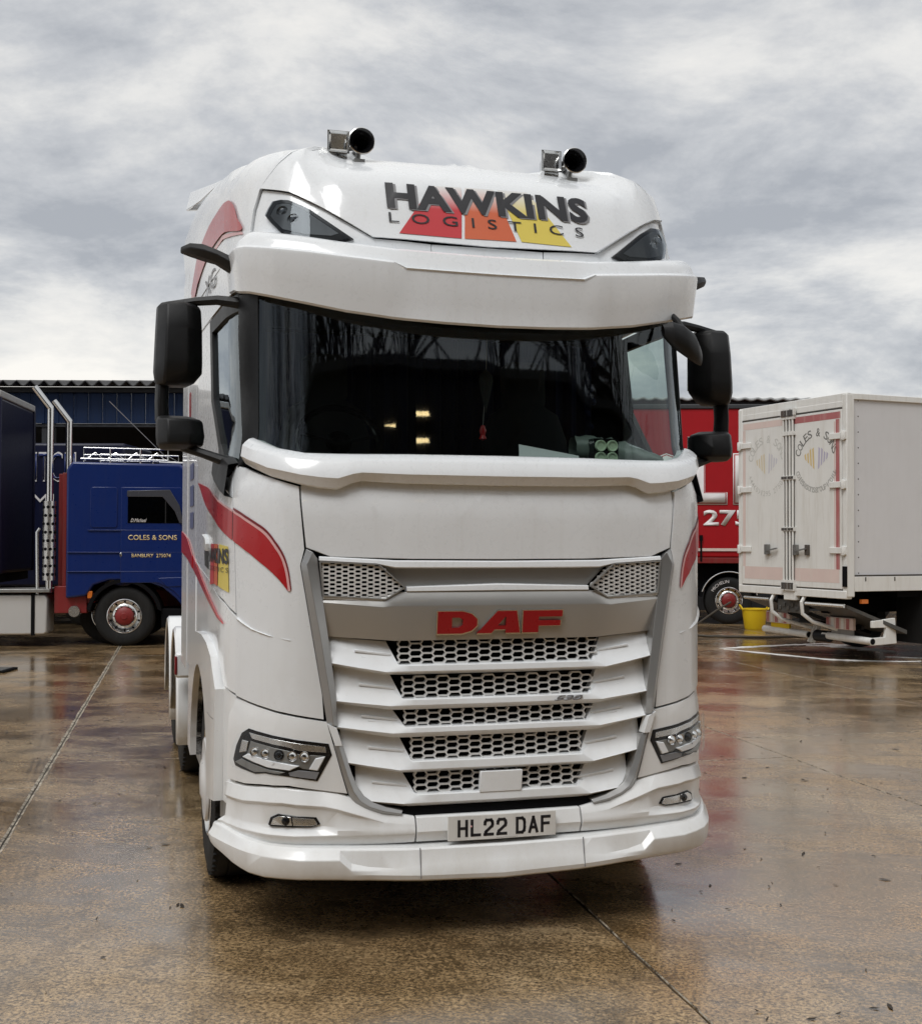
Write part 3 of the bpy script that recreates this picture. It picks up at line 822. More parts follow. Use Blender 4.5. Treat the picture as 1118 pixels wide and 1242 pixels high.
for i, (zt, zb, zu, zo, tc_, to, hw) in enumerate(BARS):
    so_ = side_in(zo+.03)+(.018 if i < 2 else .034); so2 = so_
    def prof(kind, u=0.0):
        if kind == 'c': return [(zt+.004,-.075),(zt+.002,-.03),(zt,-.004),(zt-.005,.002),(zb+.006,.006),(zb,.001),(zu,-.03),(zu,-.075)]
        top = tc_+(to-tc_)*u; b = zb+(zo-zb)*u; un = zu+(zo-.012-zu)*u
        e = .004 if kind == 'o' else 0
        return [(top+.02*u,-.085+.02*u-e),(top-.004,-.062+.010*u-e),(b+.52*(top-b),-.042+.006*u-e),(b+.010,-.002-e),(b+.004,.005-e),(b,.000-e),(un,-.035-e),(un,-.075-e)]
    st = [(0, prof('c')), (hw-.02, prof('c')), (hw+.035, prof('w', .0)), (hw+.035+(so_-hw-.035)*.5, prof('w', .5)), (so_-.015, prof('w', .985)), (so_, prof('o', 1))]
    bar = loft('grille_bar', st, WH, angle=24)
    # the mesh of this opening leans back towards its top
    poly = sym([(0,tc_-.004),(hw-.015,tc_-.004),(hw+.004,tc_-.03),(hw-.0,(tc_+zt)/2),(hw-.03,zt-.004),(0,zt-.004)])
    honeycomb('mesh', poly, .110, .030, .0066, .020, -.034, M['meshwhite'], bar, tilt=-.12, z0=.008+.004*i)
    for sg in (-1, 1):   # two sharp folds where the wing runs into the mesh
        m = MB()
        zc = zb+(zo-zb)*.25; tp = tc_+(to-tc_)*.25
        for fr, ln in ((.30, .10), (.52, .13)):
            z1 = zc+fr*(tp-zc)
            a, b = S(sg*(hw+.012), z1-.006, -.035-.02*fr), S(sg*(hw+.05+ln), z1+.018, -.030-.012*fr)
            m.bar(a, b, .010, .012)
        m.build('wing_rib', WH, bar, bevel=.003)
for sg in (-1, 1):
    P_ = [(.842,1.724),(.575,1.712),(.455,1.607),(.543,1.553),(.826,1.570)]
    P_ = [(sg*s, z) for s, z in P_]
    honeycomb('upper_mesh', P_, .058, .0195, .0085, .020, -.010, M['meshwhite'], tilt=0, skew=.0)
    m = MB()
    for a, b in zip(P_, P_[1:]+P_[:1]): m.bar(S(*a, .002), S(*b, .002), .02, .006)
    m.build('mesh_border', M['satin'], TR, smooth=False)
    # lower rim below the upper mesh
    panel('mesh_sill', [(sg*.545,1.555),(sg*.56,1.545),(sg*.826,1.556),(sg*.828,1.572)][::-sg], WH, o=.004, t=.02, bevel=.002)
# power figure on the second bar and sensor cover on the lowest mesh
bb = [o for o in TR.children if o.name.startswith('grille_bar')][1]
text('530', lambda u, v, w_: S(.268+.145*u, 1.066+.026*v, .0065+w_), 'power_figure', M['grey_ink'], bb, .004, bold=.03, shear=.35)
panel('sensor_cover', [(-.098,.655),(.108,.655),(.112,.752),(-.094,.752)], WH, o=.006, t=.03, bevel=.006)
panel('bumper_slot', sym([(0,.60),(.43,.60),(.505,.575),(.42,.545),(0,.545)]), M['void'], o=-.02, t=.02, bevel=0)

# ---- headlight corners
panel('headlight_panel', [(-.806,.998),(-.778,.90),(-.738,.76),(-.712,.675),(-.973,.712),(-1.123,.708),(-1.224,.700),(-1.322,.700),(-1.395,.70),(-1.40,.85),(-1.385,1.0),(-1.33,1.078),(-1.266,1.076),(-1.139,1.054),(-1.017,1.031)], WL, mirror=True,
      o=lambda s, z: .006-.012*max(0, (z-.98)/.08) if z > .98 else .006, t=.03, bevel=.006)
M['lampwhite'] = simple('light_guide_white', (.88, .89, .90), .25)
HL = [(-1.196,.955),(-1.086,.940),(-.922,.917),(-.797,.901),(-.782,.851),(-.846,.734),(-.973,.753),(-1.098,.761),(-1.149,.753),(-1.302,.773),(-1.318,.80),(-1.293,.865),(-1.244,.93)]
for sg in (-1, 1):
    q = lambda P: P if sg < 0 else [(-s, z) for s, z in P][::-1]
    hl = panel1('headlight', q(HL), M['gloss_black'], TR, o=.009, t=.06, bevel=.003)
    panel1('upper_reflector', q([(-1.19,.938),(-1.08,.925),(-.92,.902),(-.812,.888),(-.808,.862),(-.93,.872),(-.97,.884),(-1.08,.900),(-1.17,.912)]), M['alloy'], hl, o=.012, t=.006, bevel=.001)
    panel1('reflector_bowl', q([(-1.178,.900),(-1.08,.886),(-.97,.868),(-.93,.856),(-.81,.846),(-.842,.782),(-.91,.790),(-.935,.803),(-1.10,.822),(-1.2,.842)]), M['steel'], hl, o=.0125, t=.004, bevel=.001)
    panel1('led_strip', q([(-1.225,.824),(-1.19,.842),(-1.06,.822),(-.925,.805),(-.965,.783),(-1.08,.792)]), M['lampwhite'], hl, o=.022, t=.012, bevel=.003)
    panel1('led_strip', q([(-.855,.838),(-.812,.846),(-.846,.782),(-.885,.788)]), M['lampwhite'], hl, o=.019, t=.01, bevel=.003)
    panel1('side_reflector', q([(-1.232,.90),(-1.19,.897),(-1.205,.85),(-1.255,.838)]), M['alloy'], hl, o=.016, t=.008, bevel=.002)
    panel1('lower_trim', q([(-1.295,.79),(-1.24,.812),(-1.08,.782),(-.99,.772),(-1.02,.764),(-1.09,.768),(-1.15,.761)]), M['steel'], hl, o=.014, t=.006, bevel=.002)
    panel1('cornering_lamp', q([(-.975,.772),(-.93,.784),(-.838,.775),(-.852,.742),(-.968,.757)]), M['grey_ink'], hl, o=.013, t=.004, bevel=.002)
    for s_ in (-1.145,-1.085,-1.02,-.955,-.905):
        m = MB(); c = S(-sg*s_ if sg > 0 else s_, .845+.10*(-s_-.9)*.35, .016)
        if sg > 0: c = S(-s_, .845+.10*(-s_-.9)*.35, .016)
        m.lathe([(.001,.012),(.012,.010),(.019,.002),(.023,.004),(.025,-.004)], c, (S(sg*-s_*-1, .85, .05)-S(sg*-s_*-1, .85, 0)) if False else (sg*.35,-1,0), 14)
        m.build('projector', M['chrome'] if s_ != -1.02 else M['gloss_black'], hl)
    panel1('lens', q(shrink(HL, .985)), M['lens'], hl, o=.034, t=0, bevel=0)

# ---- bumper, fog lamps, spoiler lip
def bprof(zt, o2, o3, lo=.437, k=1.0):
    return [(zt-.02,-.08),(zt-.004,-.010),(zt-.010,.002),(zt-.070,o2+.012),(zt-.085,o2),(.530,o3),(.515,o3+.006*k),(.494,.036*k),(.486,.034*k),(lo+.006,.004),(lo,-.02),(lo,-.09)]
st = [(.405,[(.560,-.08),(.560,-.004),(.555,.004),(.530,.020),(.525,.021),(.512,.026),(.505,.028),(.494,.030),(.486,.028),(.445,.004),(.44,-.02),(.44,-.09)]),
      (.55,[(.590,-.08),(.590,-.006),(.584,.002),(.545,.024),(.54,.026),(.520,.030),(.510,.034),(.494,.036),(.486,.034),(.443,.004),(.437,-.02),(.437,-.09)]),
      (.70,bprof(.665,.030,.032)),(.755,bprof(.682,.030,.032)),(.815,bprof(.692,.016,.004)),(1.0,bprof(.706,.012,.002)),(1.12,bprof(.702,.010,.002,k=.8)),(1.22,bprof(.694,.010,.008,k=.55)),(1.30,bprof(.692,.006,.006,k=.5)),(1.38,bprof(.69,.004,.008,k=.6)),(1.42,bprof(.686,.0,.006,k=.6)),(1.45,bprof(.675,-.02,-.014))]
loft('bumper_corner', st, WL, both=False, mirror=True, angle=24, bevel=.002)
loft('bumper_centre', [(0,[(.562,-.08),(.560,-.004),(.555,.006),(.494,.026),(.486,.024),(.445,.004),(.44,-.09)]),(.398,[(.562,-.08),(.560,-.004),(.555,.006),(.494,.026),(.486,.024),(.445,.004),(.44,-.09)])], WL, angle=24, bevel=.002)
FOG = [(-1.073,.532),(-1.060,.567),(-1.025,.584),(-.85,.572),(-.832,.540),(-.87,.528),(-1.058,.525)]
for sg in (-1, 1):
    q = lambda P: P if sg < 0 else [(-s, z) for s, z in P][::-1]
    fg = panel1('fog_lamp', q(FOG), M['gloss_black'], TR, o=.012, t=.03, bevel=.003)
    panel1('lamp_bowl', q([(-1.055,.535),(-1.045,.562),(-1.02,.575),(-.962,.573),(-.955,.535)]), M['chrome'], fg, o=.0155, t=.004, bevel=.001)
    panel1('lamp_bowl', q([(-.950,.535),(-.955,.572),(-.860,.565),(-.845,.541),(-.87,.534)]), M['alloy'], fg, o=.0155, t=.004, bevel=.001)
    m = MB(); m.lathe([(.001,.012),(.016,.008),(.020,0)], S(sg*.985, .555, .016), (sg*.3,-1,0), 14); m.build('bulb', M['gloss_black'], fg)
    panel1('lens', q(FOG), M['lens'], fg, o=.026, t=0, bevel=0)
st = []
for s, zt, zs, zb, g_ in ((0,.432,.36,.273,0),(.375,.434,.36,.283,0),(.50,.438,.345,.290,.02),(.617,.441,.350,.297,.4),(.695,.443,.362,.300,.8),(.745,.445,.412,.303,1),(.92,.450,.413,.306,1),(1.06,.452,.420,.306,1),(1.15,.458,.423,.310,1),(1.262,.468,.428,.330,1),(1.36,.480,.432,.352,1),(1.44,.484,.436,.366,1),(1.50,.480,.436,.372,1),(1.545,.47,.43,.38,.6)):
    e = itp(s, [(.75,1),(.92,.95),(1.06,.80),(1.15,.66),(1.262,.54),(1.36,.56),(1.44,.68),(1.50,.66),(1.545,.30)])
    st.append((s, [(zt,-.08),(zt,.0),(zt-.004,.052*e),(zt-.012,.062*e),(zs+.014*g_+.003,(.075-.006*g_)*e),(zs-.012*g_-.002,(.078+.022*g_)*e),(zb+.030,(.088+.006*g_)*e),(zb+.008,.082*e),(zb,.066*e),(zb+.004,-.06)]))
loft('spoiler_lip', st, WL, angle=24, bevel=.003)
for sg in (-1, 1):   # seam in the lip
    m = MB(); m.bar(S(sg*.392, .432, .0645), S(sg*.392, .300, .089), .004, .004); m.build('lip_seam', M['grey_ink'], TR)

# ---- number plate with stroked letters
npl = panel('number_plate', [(-.26,.449),(.26,.449),(.26,.562),(-.26,.562)], M['plate'], o=.052, t=.012, bevel=.003)
panel('plate_mount', [(-.22,.462),(.22,.462),(.22,.548),(-.22,.548)], M['black'], o=.041, t=.03, bevel=0)
def strokes(name, lines, x0, z0, w_, h, th, mat, parent, oo):
    m = MB()
    for L_ in lines:
        for a, b in zip(L_, L_[1:]):
            d = Vector((b[0]-a[0], b[1]-a[1])); dn = Vector((d.x*w_, d.y*h)); ln = dn.length
            ex = dn/ln*th*.5
            pa = Vector((x0+a[0]*w_, z0+a[1]*h))-ex*.98; pb = Vector((x0+b[0]*w_, z0+b[1]*h))+ex*.98
            nn = Vector((-dn.y, dn.x)).normalized()*th/2
            P4 = [pa-nn, pb-nn, pb+nn, pa+nn]
            m.add([S(p.x, p.y, oo) for p in P4], [(0,1,2,3)])
    return m.build(name, mat, parent, smooth=False)
GL = {'H': [[(0,0),(0,1)],[(1,0),(1,1)],[(0,.5),(1,.5)]], 'L': [[(0,1),(0,0),(1,0)]],
      '2': [[(0,.74),(.04,.88),(.2,1),(.8,1),(.96,.88),(1,.72),(.93,.58),(.15,.2),(0,0),(1,0)]],
      'D': [[(0,0),(0,1),(.7,1),(.93,.88),(1,.7),(1,.3),(.93,.12),(.7,0),(0,0)]],
      'A': [[(0,0),(.5,1),(1,0)],[(.19,.3),(.81,.3)]], 'F': [[(0,0),(0,1),(1,1)],[(0,.53),(.85,.53)]]}
cx = -.208
for i, ch in enumerate('HL22DAF'):
    if i == 4: cx += .030
    strokes('plate_letter', GL[ch], cx, .472, .036, .065, .0135, M['ink'], npl, .0528)
    cx += .0615
m = MB(); m.lathe([(.001,.003),(.004,.002),(.005,0)], S(-.150,.512,.0525), (0,-1,0), 8); m.build('plate_screw', M['pink'], npl)
text('-----------', lambda u, v, w_: S(-.03+.10*u, .4545+.0015*v, .0528+w_), 'maker_line', M['grey_ink'], npl)

# ---- roof lettering
rp = [o for o in TR.children if o.name.startswith('roof_panel')][0]
RO = lambda s, z: .012*math.exp(-((z-3.5)/.18)**2) - ROOFDIP(s, z)
def print_on_roof(name, poly, mat, d=.003): return panel1(name, poly, mat, rp, o=lambda s, z: RO(s, z)+d, t=0, bevel=0)
print_on_roof('print_stripe', [(-.462,3.288),(-.142,3.281),(-.112,3.562),(-.268,3.560)], M['fade_red'])
print_on_roof('print_stripe', [(-.126,3.281),(.150,3.285),(.060,3.565),(-.095,3.563)], M['fade_orange'])
print_on_roof('print_stripe', [(.178,3.286),(.452,3.279),(.245,3.567),(.082,3.566)], M['fade_yellow'])
for dxx, dzz, mt, d in ((.012,-.006,M['grey_ink'],.005),(0,0,M['ink'],.0065)):
    text('HAWKINS', lambda u, v, w_: S(-.512+1.085*u+dxx, 3.420+.142*v-.006*(1-abs(2*u-1))+dzz, RO(0, 3.42+.142*v)+d), 'print_name', mt, rp, bold=.042, space=1.06)
text('LOGISTICS', lambda u, v, w_: S(-.508+1.04*u, 3.345+.052*v-.006*u, RO(0, 3.345+.05*v)+.0065), 'print_name', M['ink'], rp, space=1.9)

# ---- side graphics (both sides)
SW = [(-2.911,2.156),(-2.33,2.01),(-1.72,1.907),(-1.396,1.83),(-1.235,1.774),(-1.118,1.709),(-1.043,1.655),(-.985,1.590),
      (-1.003,1.690),(-1.036,1.765),(-1.108,1.845),(-1.20,1.895),(-1.325,1.943),(-1.50,1.985),(-1.853,2.045),(-2.2,2.10)]
SWL = [(-.985,1.590),(-1.003,1.690),(-1.036,1.765),(-1.108,1.845),(-1.20,1.895),(-1.325,1.943),(-1.50,1.985),(-1.853,2.045),
       (-1.853,2.055),(-1.495,1.993),(-1.318,1.952),(-1.192,1.904),(-1.098,1.853),(-1.026,1.770),(-.991,1.690),(-.974,1.590)]
def smooth_run(P, n=5):
    out_ = []
    for i in range(len(P)-1):
        p0 = P[max(0, i-1)]; p1 = P[i]; p2 = P[i+1]; p3 = P[min(len(P)-1, i+2)]
        for k in range(n):
            t = k/n; out_.append(tuple(.5*(2*p1[q]+(p2[q]-p0[q])*t+(2*p0[q]-5*p1[q]+4*p2[q]-p3[q])*t*t+(3*p1[q]-p0[q]-3*p2[q]+p3[q])*t**3) for q in (0, 1)))
    return out_+[P[-1]]
SW = smooth_run(SW[:8]) + smooth_run(SW[7:])[1:]
UP_ = smooth_run(SWL[:8]); LO_ = smooth_run(SWL[8:]); SWL = UP_ + LO_
def clip(poly, s, keep_less):
    """part of poly on one side of the shut line"""
    out_ = []
    n = len(poly)
    for i in range(n):
        a, b = poly[i], poly[(i+1) % n]
        ia = (a[0] < s) == keep_less; ib = (b[0] < s) == keep_less
        if ia: out_.append(a)
        if ia != ib:
            u = (s-a[0])/(b[0]-a[0]); out_.append((s, a[1]+(b[1]-a[1])*u))
    return out_
cps = [o for o in TR.children if o.name.startswith('corner_panel')]
for sg, cp, dr in ((-1, cps[0], doorL), (1, cps[1], doorR)):
    q = lambda P: P if sg < 0 else [(-s, z) for s, z in P][::-1]
    for P_, mt, nm, dd in ((SW, M['red'], 'red_stripe', .0045), ([(a, b) for a, b in SWL], M['pink'], 'pink_line', .0048)):
        panel1(nm, q(clip(P_, -1.352, False)), mt, cp, o=dd, t=.001, bevel=0)
        panel1(nm, q(clip(P_, -1.362, True)), mt, dr, o=dd, t=.001, bevel=0)
    D2 = [(s, z+.002) for s, z in LO_] + [(s+.004, z+.012) for s, z in reversed(LO_)]
    panel1('dark_line', q(clip(D2, -1.352, False)), M['darkred'], cp, o=.0045, t=.001, bevel=0)
    S2 = smooth_run([(-4.40,1.873),(-3.855,1.826),(-3.317,1.716),(-2.651,1.613),(-1.98,1.507),(-1.609,1.445),(-1.497,1.417)])+smooth_run([(-1.497,1.417),(-1.916,1.470),(-2.477,1.540),(-3.108,1.612),(-3.733,1.685),(-4.40,1.728)])[1:]
    panel1('lower_red_stripe', q(clip(S2, -3.32, False)), M['red'], TR, o=.0045, t=.006, bevel=0)
    panel1('lower_red_stripe', q(clip(S2, -3.32, True)), M['red'], TR, o=.009, t=.006, bevel=0)
    R2 = smooth_run([(-3.6,3.42),(-2.9,3.55),(-2.2,3.60),(-1.62,3.58),(-1.47,3.53),(-1.40,3.43),(-1.36,3.35),(-1.75,3.425),(-2.4,3.43),(-3.2,3.33)])
    panel1('upper_red_stripe', q(R2), M['red'], TR, o=.009, t=.001, bevel=0)
    panel1('pink_line', q([(-1.36,3.345),(-1.75,3.42),(-2.4,3.425),(-2.4,3.405),(-1.75,3.395),(-1.34,3.325)]), M['pink'], TR, o=.0045, t=.001, bevel=0)
    panel1('upper_red_stripe', q([(-3.15,3.05),(-3.15,3.30),(-3.3,3.36),(-3.62,3.42),(-3.5,3.05)]), M['pink'], TR, o=.0045, t=.002, bevel=0)
    panel1('side_window_trim', q([(-3.75,2.5),(-3.62,2.5),(-3.62,2.78),(-3.75,2.78)]), M['red'], TR, o=.0045, t=.001, bevel=0)
    for z_, h in ((2.20,.10),(2.03,.13),(1.89,.10)):
        panel1('permit_sticker', q([(-3.62,z_),(-3.30,z_),(-3.30,z_+h),(-3.62,z_+h)]), M['blue_ink'], TR, o=.0045, t=.001, bevel=0)
    # crease of the door bottom edge running out into the corner panel
    m = MB(); rows = []
    CR = [(-1.306,1.459),(-1.25,1.437),(-1.186,1.412),(-1.13,1.398),(-1.077,1.385),(-.977,1.367)]
    for i, (s, z) in enumerate(CR):
        hh = .030*(1-i/5.2)
        rows.append([S(sg*-s*-1 if sg < 0 else -s, z+hh, .0005), S(s if sg < 0 else -s, z, .004+.006*(1-i/5)), S(s if sg < 0 else -s, z-.012*(1-i/6), .0005)])
    m.grid(rows, flip=(sg > 0)); m.build('body_crease', WH, cp, angle=60)
    # haulier's logo on the door
    for P_, mt in (([(-2.02,1.585),(-1.82,1.600),(-1.82,1.80),(-1.98,1.80)], M['fade_red']), ([(-1.80,1.600),(-1.64,1.595),(-1.64,1.80),(-1.80,1.80)], M['fade_orange']), ([(-1.62,1.595),(-1.40,1.572),(-1.42,1.79),(-1.60,1.80)], M['fade_yellow'])):
        panel1('door_logo', q(P_), mt, dr, o=.0045, t=.001, bevel=0)
    xa, xb = (-2.10, -1.40) if sg < 0 else (1.40, 2.10)
    text('HAWKINS', lambda u, v, w_: S(xa+(xb-xa)*u, 1.705+.075*v, .0075), 'door_name', M['ink'], dr, bold=.04)
    text('LOGISTICS', lambda u, v, w_: S(xa+(xb-xa)*u, 1.665+.024*v, .0075), 'door_name', M['ink'], dr, space=1.4)
    # model letters above the door
    a, b = (-2.55, -2.05) if sg < 0 else (2.05, 2.55)
    text('XG', lambda u, v, w_: S(a+(b-a)*u, 3.20+.11*v, .006+w_), 'model_letters', M['grey_ink'], TR, 0, bold=.01)
    # fender / arch
    cx_, cz_ = -2.42, .53
    arc = [(cx_+.60*math.cos(t)*1.0, cz_+.60*math.sin(t)) for t in [math.pi*(1.0-i/18) for i in range(19)]]
    outer = [(-1.55,.56),(-1.535,.99),(-1.53,1.10),(-1.66,1.245),(-1.9,1.295),(-2.2,1.315),(-2.62,1.30),(-3.0,1.2),(-3.22,1.0),(-3.25,.56)]
    panel1('wheel_arch', q(outer+arc), WL, TR, o=lambda s, z: .032, t=.065, bevel=.008)
    panel1('arch_liner', q([(-1.60,.60),(-1.60,1.10),(-1.9,1.26),(-2.9,1.24),(-3.2,1.0),(-3.2,.6)]+shrink(arc, 1.0)), M['void'], TR, o=-.004, t=.25, bevel=0)
    panel1('arch_trim', q([(-1.57,.955),(-1.82,.955),(-1.82,.949),(-1.57,.949)]), M['grey_ink'], TR, o=.0325, t=.004, bevel=0)
    panel1('entry_panel', q([(-1.34,.56),(-1.54,.56),(-1.54,1.12),(-1.34,1.088)]), WL, TR, o=-.012, t=.03)
    panel1('entry_step', q([(-1.34,.46),(-1.66,.46),(-1.66,.56),(-1.34,.56)]), M['steel'], TR, o=-.02, t=.2, bevel=.004)
    m = MB()
    for i in range(7):
        for j in range(3):
            c = S((sg)*(1.40+.035*i), .565, -.03-.04*j); m.box(c.x-.012, c.x+.012, c.y-.006, c.y+.006, .561, .572)
    m.build('step_tread', M['black'], TR)
    # black mirror bracket at the foot of the pillar
    m = MB(); rows = []
    for s, z0_, z1_ in ((1.37,2.02,2.19),(1.45,2.05,2.22),(1.60,2.10,2.24),(1.72,2.14,2.24)):
        rows.append([S(sg*s, z0_, .0), S(sg*s, z0_+.01, .045), S(sg*s, z1_-.01, .05), S(sg*s, z1_, .0)])
    m.grid(rows, flip=(sg < 0)); m.build('mirror_bracket', M['black'], TR, fix=True, bevel=.006)
    # mirror: upper and lower housing on one stalk
    mr = MB()
    def ring(cx, cy, hw, hd, z, tw=0): # hexagonal-ish section, bevelled towards the road ahead
        P_ = [(-hw,hd*.35),(-hw*.92,-hd*.35),(-hw*.55,-hd),(hw*.35,-hd*.92),(hw*.92,-hd*.25),(hw,hd*.5),(hw*.75,hd),(-hw*.75,hd)]
        return [Vector((sg*(cx - (p[0]) * -1 if False else cx) + p[0]*(1 if sg < 0 else -1), cy+p[1], z)) for p in P_]
    def shell(name, secs, parent, mat):
        m = MB(); rows = [ring(*c) for c in secs]
        rows = [r+[r[0]] for r in rows]; m.grid(rows)
        m.f.append(tuple(range(8))); k = (len(rows)-1)*9; m.f.append(tuple(range(k, k+8)))
        return m.build(name, mat, parent, fix=True, angle=40, bevel=.008)
    up = shell('mirror', [(1.445,.73,.085,.06,2.985),(1.44,.73,.108,.085,2.965),(1.44,.72,.114,.10,2.85),(1.442,.715,.118,.105,2.70),(1.444,.715,.118,.10,2.645),(1.46,.72,.095,.08,2.595),(1.475,.73,.070,.06,2.575)], TR, M['black'])
    shell('mirror_stalk', [(1.515,.745,.034,.05,2.62),(1.520,.745,.033,.05,2.50),(1.515,.745,.036,.05,2.40)], up, M['black'])
    shell('lower_mirror', [(1.46,.72,.085,.05,2.425),(1.435,.70,.113,.085,2.405),(1.43,.69,.118,.10,2.33),(1.432,.69,.112,.095,2.285),(1.445,.71,.08,.07,2.262)], up, M['black'])
    m = MB(); m.tube([(sg*1.50,.745,2.975),(sg*1.36,.72,2.998),(sg*1.26,.68,3.003),(sg*1.13,.64,2.985)], [.020,.022,.024,.03], 8)
    m.build('mirror_arm', M['black'], up); m = MB(); m.tube([(sg*1.42,.70,2.275),(sg*1.33,.66,2.245),(sg*1.22,.62,2.205),(sg*1.16,.6,2.19)], [.022,.022,.026,.03], 8); m.build('mirror_arm', M['black'], up)
    for z0_, z1_, nm in ((2.66,2.95,'mirror_glass'),(2.285,2.405,'mirror_glass')):
        m = MB(); a, b = sorted((sg*1.345, sg*1.53)); m.box(a, b, .815, .822, z0_, z1_); m.build(nm, M['chrome'], up, bevel=.003)
    # camera arm above the door
    m = MB(); rows = []
    for xx, yy, zz_, w1, h1 in ((1.15,.60,3.13,.10,.045),(1.20,.62,3.170,.09,.042),(1.27,.66,3.215,.085,.036),(1.33,.70,3.242,.085,.040),(1.39,.75,3.262,.075,.032),(1.432,.80,3.268,.04,.014)):
        rows.append([Vector((sg*xx, yy+w1*a, zz_+h1*b)) for a, b in ((-1,-.2),(-.7,.6),(0,1),(.8,.6),(1,-.2),(.3,-1),(-.6,-1),(-1,-.2))])
    m.grid(rows); m.f.append(tuple(range(7))); m.f.append(tuple(range(40,47))); m.build('camera_arm', M['black'], TR, fix=True, bevel=.004)
    # rear deflector wing beside the roof
    rows = []
    for y, cx_2, cz2, of in ((.92,1.035,3.770,-.03),(1.02,1.075,3.795,-.006),(1.10,1.10,3.806,.001),(1.35,1.155,3.826,.003),(1.6,1.20,3.835,.003),(2.0,1.235,3.865,.003),(2.4,1.258,3.90,.003),(2.9,1.272,3.925,.003),(3.38,1.285,3.93,.003)):
        x1, x2, x3 = skin_x(y, 3.26)+of, skin_x(y, 3.5)+of, skin_x(y, 3.64)+of
        rows.append([Vector((sg*x1, y, 3.26)), Vector((sg*x2, y, 3.50)), Vector((sg*min(x3, x2-.002), y, 3.66)), Vector((sg*((cx_2+x3)/2+.012), y, (cz2+3.66)/2+.035)), Vector((sg*cx_2, y, cz2)), Vector((sg*(cx_2-.05), y, cz2+.010)), Vector((sg*.8, y, cz2+.02)), Vector((0, y, cz2+.03))])
    m = MB(); m.grid(rows, flip=(sg > 0)); m.build('roof_shoulder', WH, TR, angle=50)
    Q = [Vector((sg*1.12,2.2,4.045)), Vector((sg*1.25,3.4,4.285)), Vector((sg*1.283,3.4,4.145)), Vector((sg*1.245,2.45,3.965))]
    ins_ = Vector((-sg*.10, .02, .015))
    m = MB(); v = Q + [p+ins_ for p in Q]; m.add(v, [(0,1,2,3),(7,6,5,4),(0,4,5,1),(1,5,6,2),(2,6,7,3),(3,7,4,0)])
    m.build('roof_deflector', WH, TR, fix=True, bevel=.012)
    m = MB(); m.bar((sg*1.14,2.4,3.90),(sg*1.14,2.5,4.02),.06,.03); m.bar((sg*1.18,3.2,3.9),(sg*1.17,3.2,4.14),.06,.03); m.build('deflector_stay', M['black'], TR)
    # big horns
    hx = .59 if sg > 0 else -.555
    hy = .60 if sg > 0 else .60
    hn = MB(); hn.lathe([(.012,.30),(.014,.16),(.020,.10),(.034,.05),(.050,.015),(.064,.0),(.066,.004),(.060,.010),(.040,.045),(.018,.09),(.004,.16)], (hx,.60,3.835), (0,1,0), 28)
    hb = hn.build('air_horn', M['gloss_black'], TR, fix=True)
    m = MB(); m.lathe([(.0645,-.002),(.068,.0),(.0685,.008),(.066,.012)], (hx,.60,3.835), (0,1,0), 28); m.build('horn_rim', M['chrome'], hb)
    m = MB(); m.tube([(hx-.008,.66,3.79),(hx-.012,.66,3.74)], .014, 10); m.box(hx-.035, hx+.02, .62, .72, 3.715, 3.748); m.tube([(hx-.01,.68,3.82),(hx-.07,.70,3.815)], .012, 8); m.build('horn_bracket', M['steel'], hb)
    bx = hx-.108; hz = 3.842
    m = MB()
    for (w0, w1, y0, y1) in ((.048,.034,.66,.71),(.034,.022,.71,.80)):
        v = [(bx-w0,y0,hz-w0),(bx+w0,y0,hz-w0),(bx+w0,y0,hz+w0),(bx-w0,y0,hz+w0),(bx-w1,y1,hz-w1),(bx+w1,y1,hz-w1),(bx+w1,y1,hz+w1),(bx-w1,y1,hz+w1)]
        m.add(v, [(0,4,5,1),(1,5,6,2),(2,6,7,3),(3,7,4,0),(4,7,6,5)])
    k_ = len(m.v); m.add([(bx-.050,.655,hz-.050),(bx+.050,.655,hz-.050),(bx+.050,.655,hz+.050),(bx-.050,.655,hz+.050),(bx-.012,.70,hz-.012),(bx+.012,.70,hz-.012),(bx+.012,.70,hz+.012),(bx-.012,.70,hz+.012)], [(0,1,5,4),(1,2,6,5),(2,3,7,6),(3,0,4,7),(4,5,6,7)])
    m.box(bx-.056,bx+.056,.668,.675,hz-.056,hz+.056)
    m.box(bx-.03, bx+.05, .70, .76, 3.75, 3.80)
    m.bar((bx+.045,.68,hz),(bx+.09,.70,hz-.01),.02)
    m.build('square_horn', M['chrome'], hb, smooth=False)
# kerb-view mirror hanging in front of the glass on the far corner
m = MB(); rows = []
for x_, y_, z_, r1, r2 in ((.86,.10,2.86,.03,.02),(.90,.08,2.84,.065,.035),(.97,.09,2.815,.078,.045),(1.04,.12,2.785,.075,.045),(1.09,.16,2.755,.05,.03),(1.105,.18,2.745,.02,.015)):
    rows.append([Vector((x_-.35*r1*math.sin(t)*.3, y_+r2*math.cos(t), z_+r1*math.sin(t))) for t in [2*math.pi*i/14 for i in range(15)]])
m.grid(rows); fm = m.build('front_mirror', M['black'], TR, fix=True)
m = MB(); m.tube([(.98,.12,2.87),(.99,.20,2.93),(.98,.27,2.98)], .016, 8); m.build('mirror_arm', M['black'], fm)

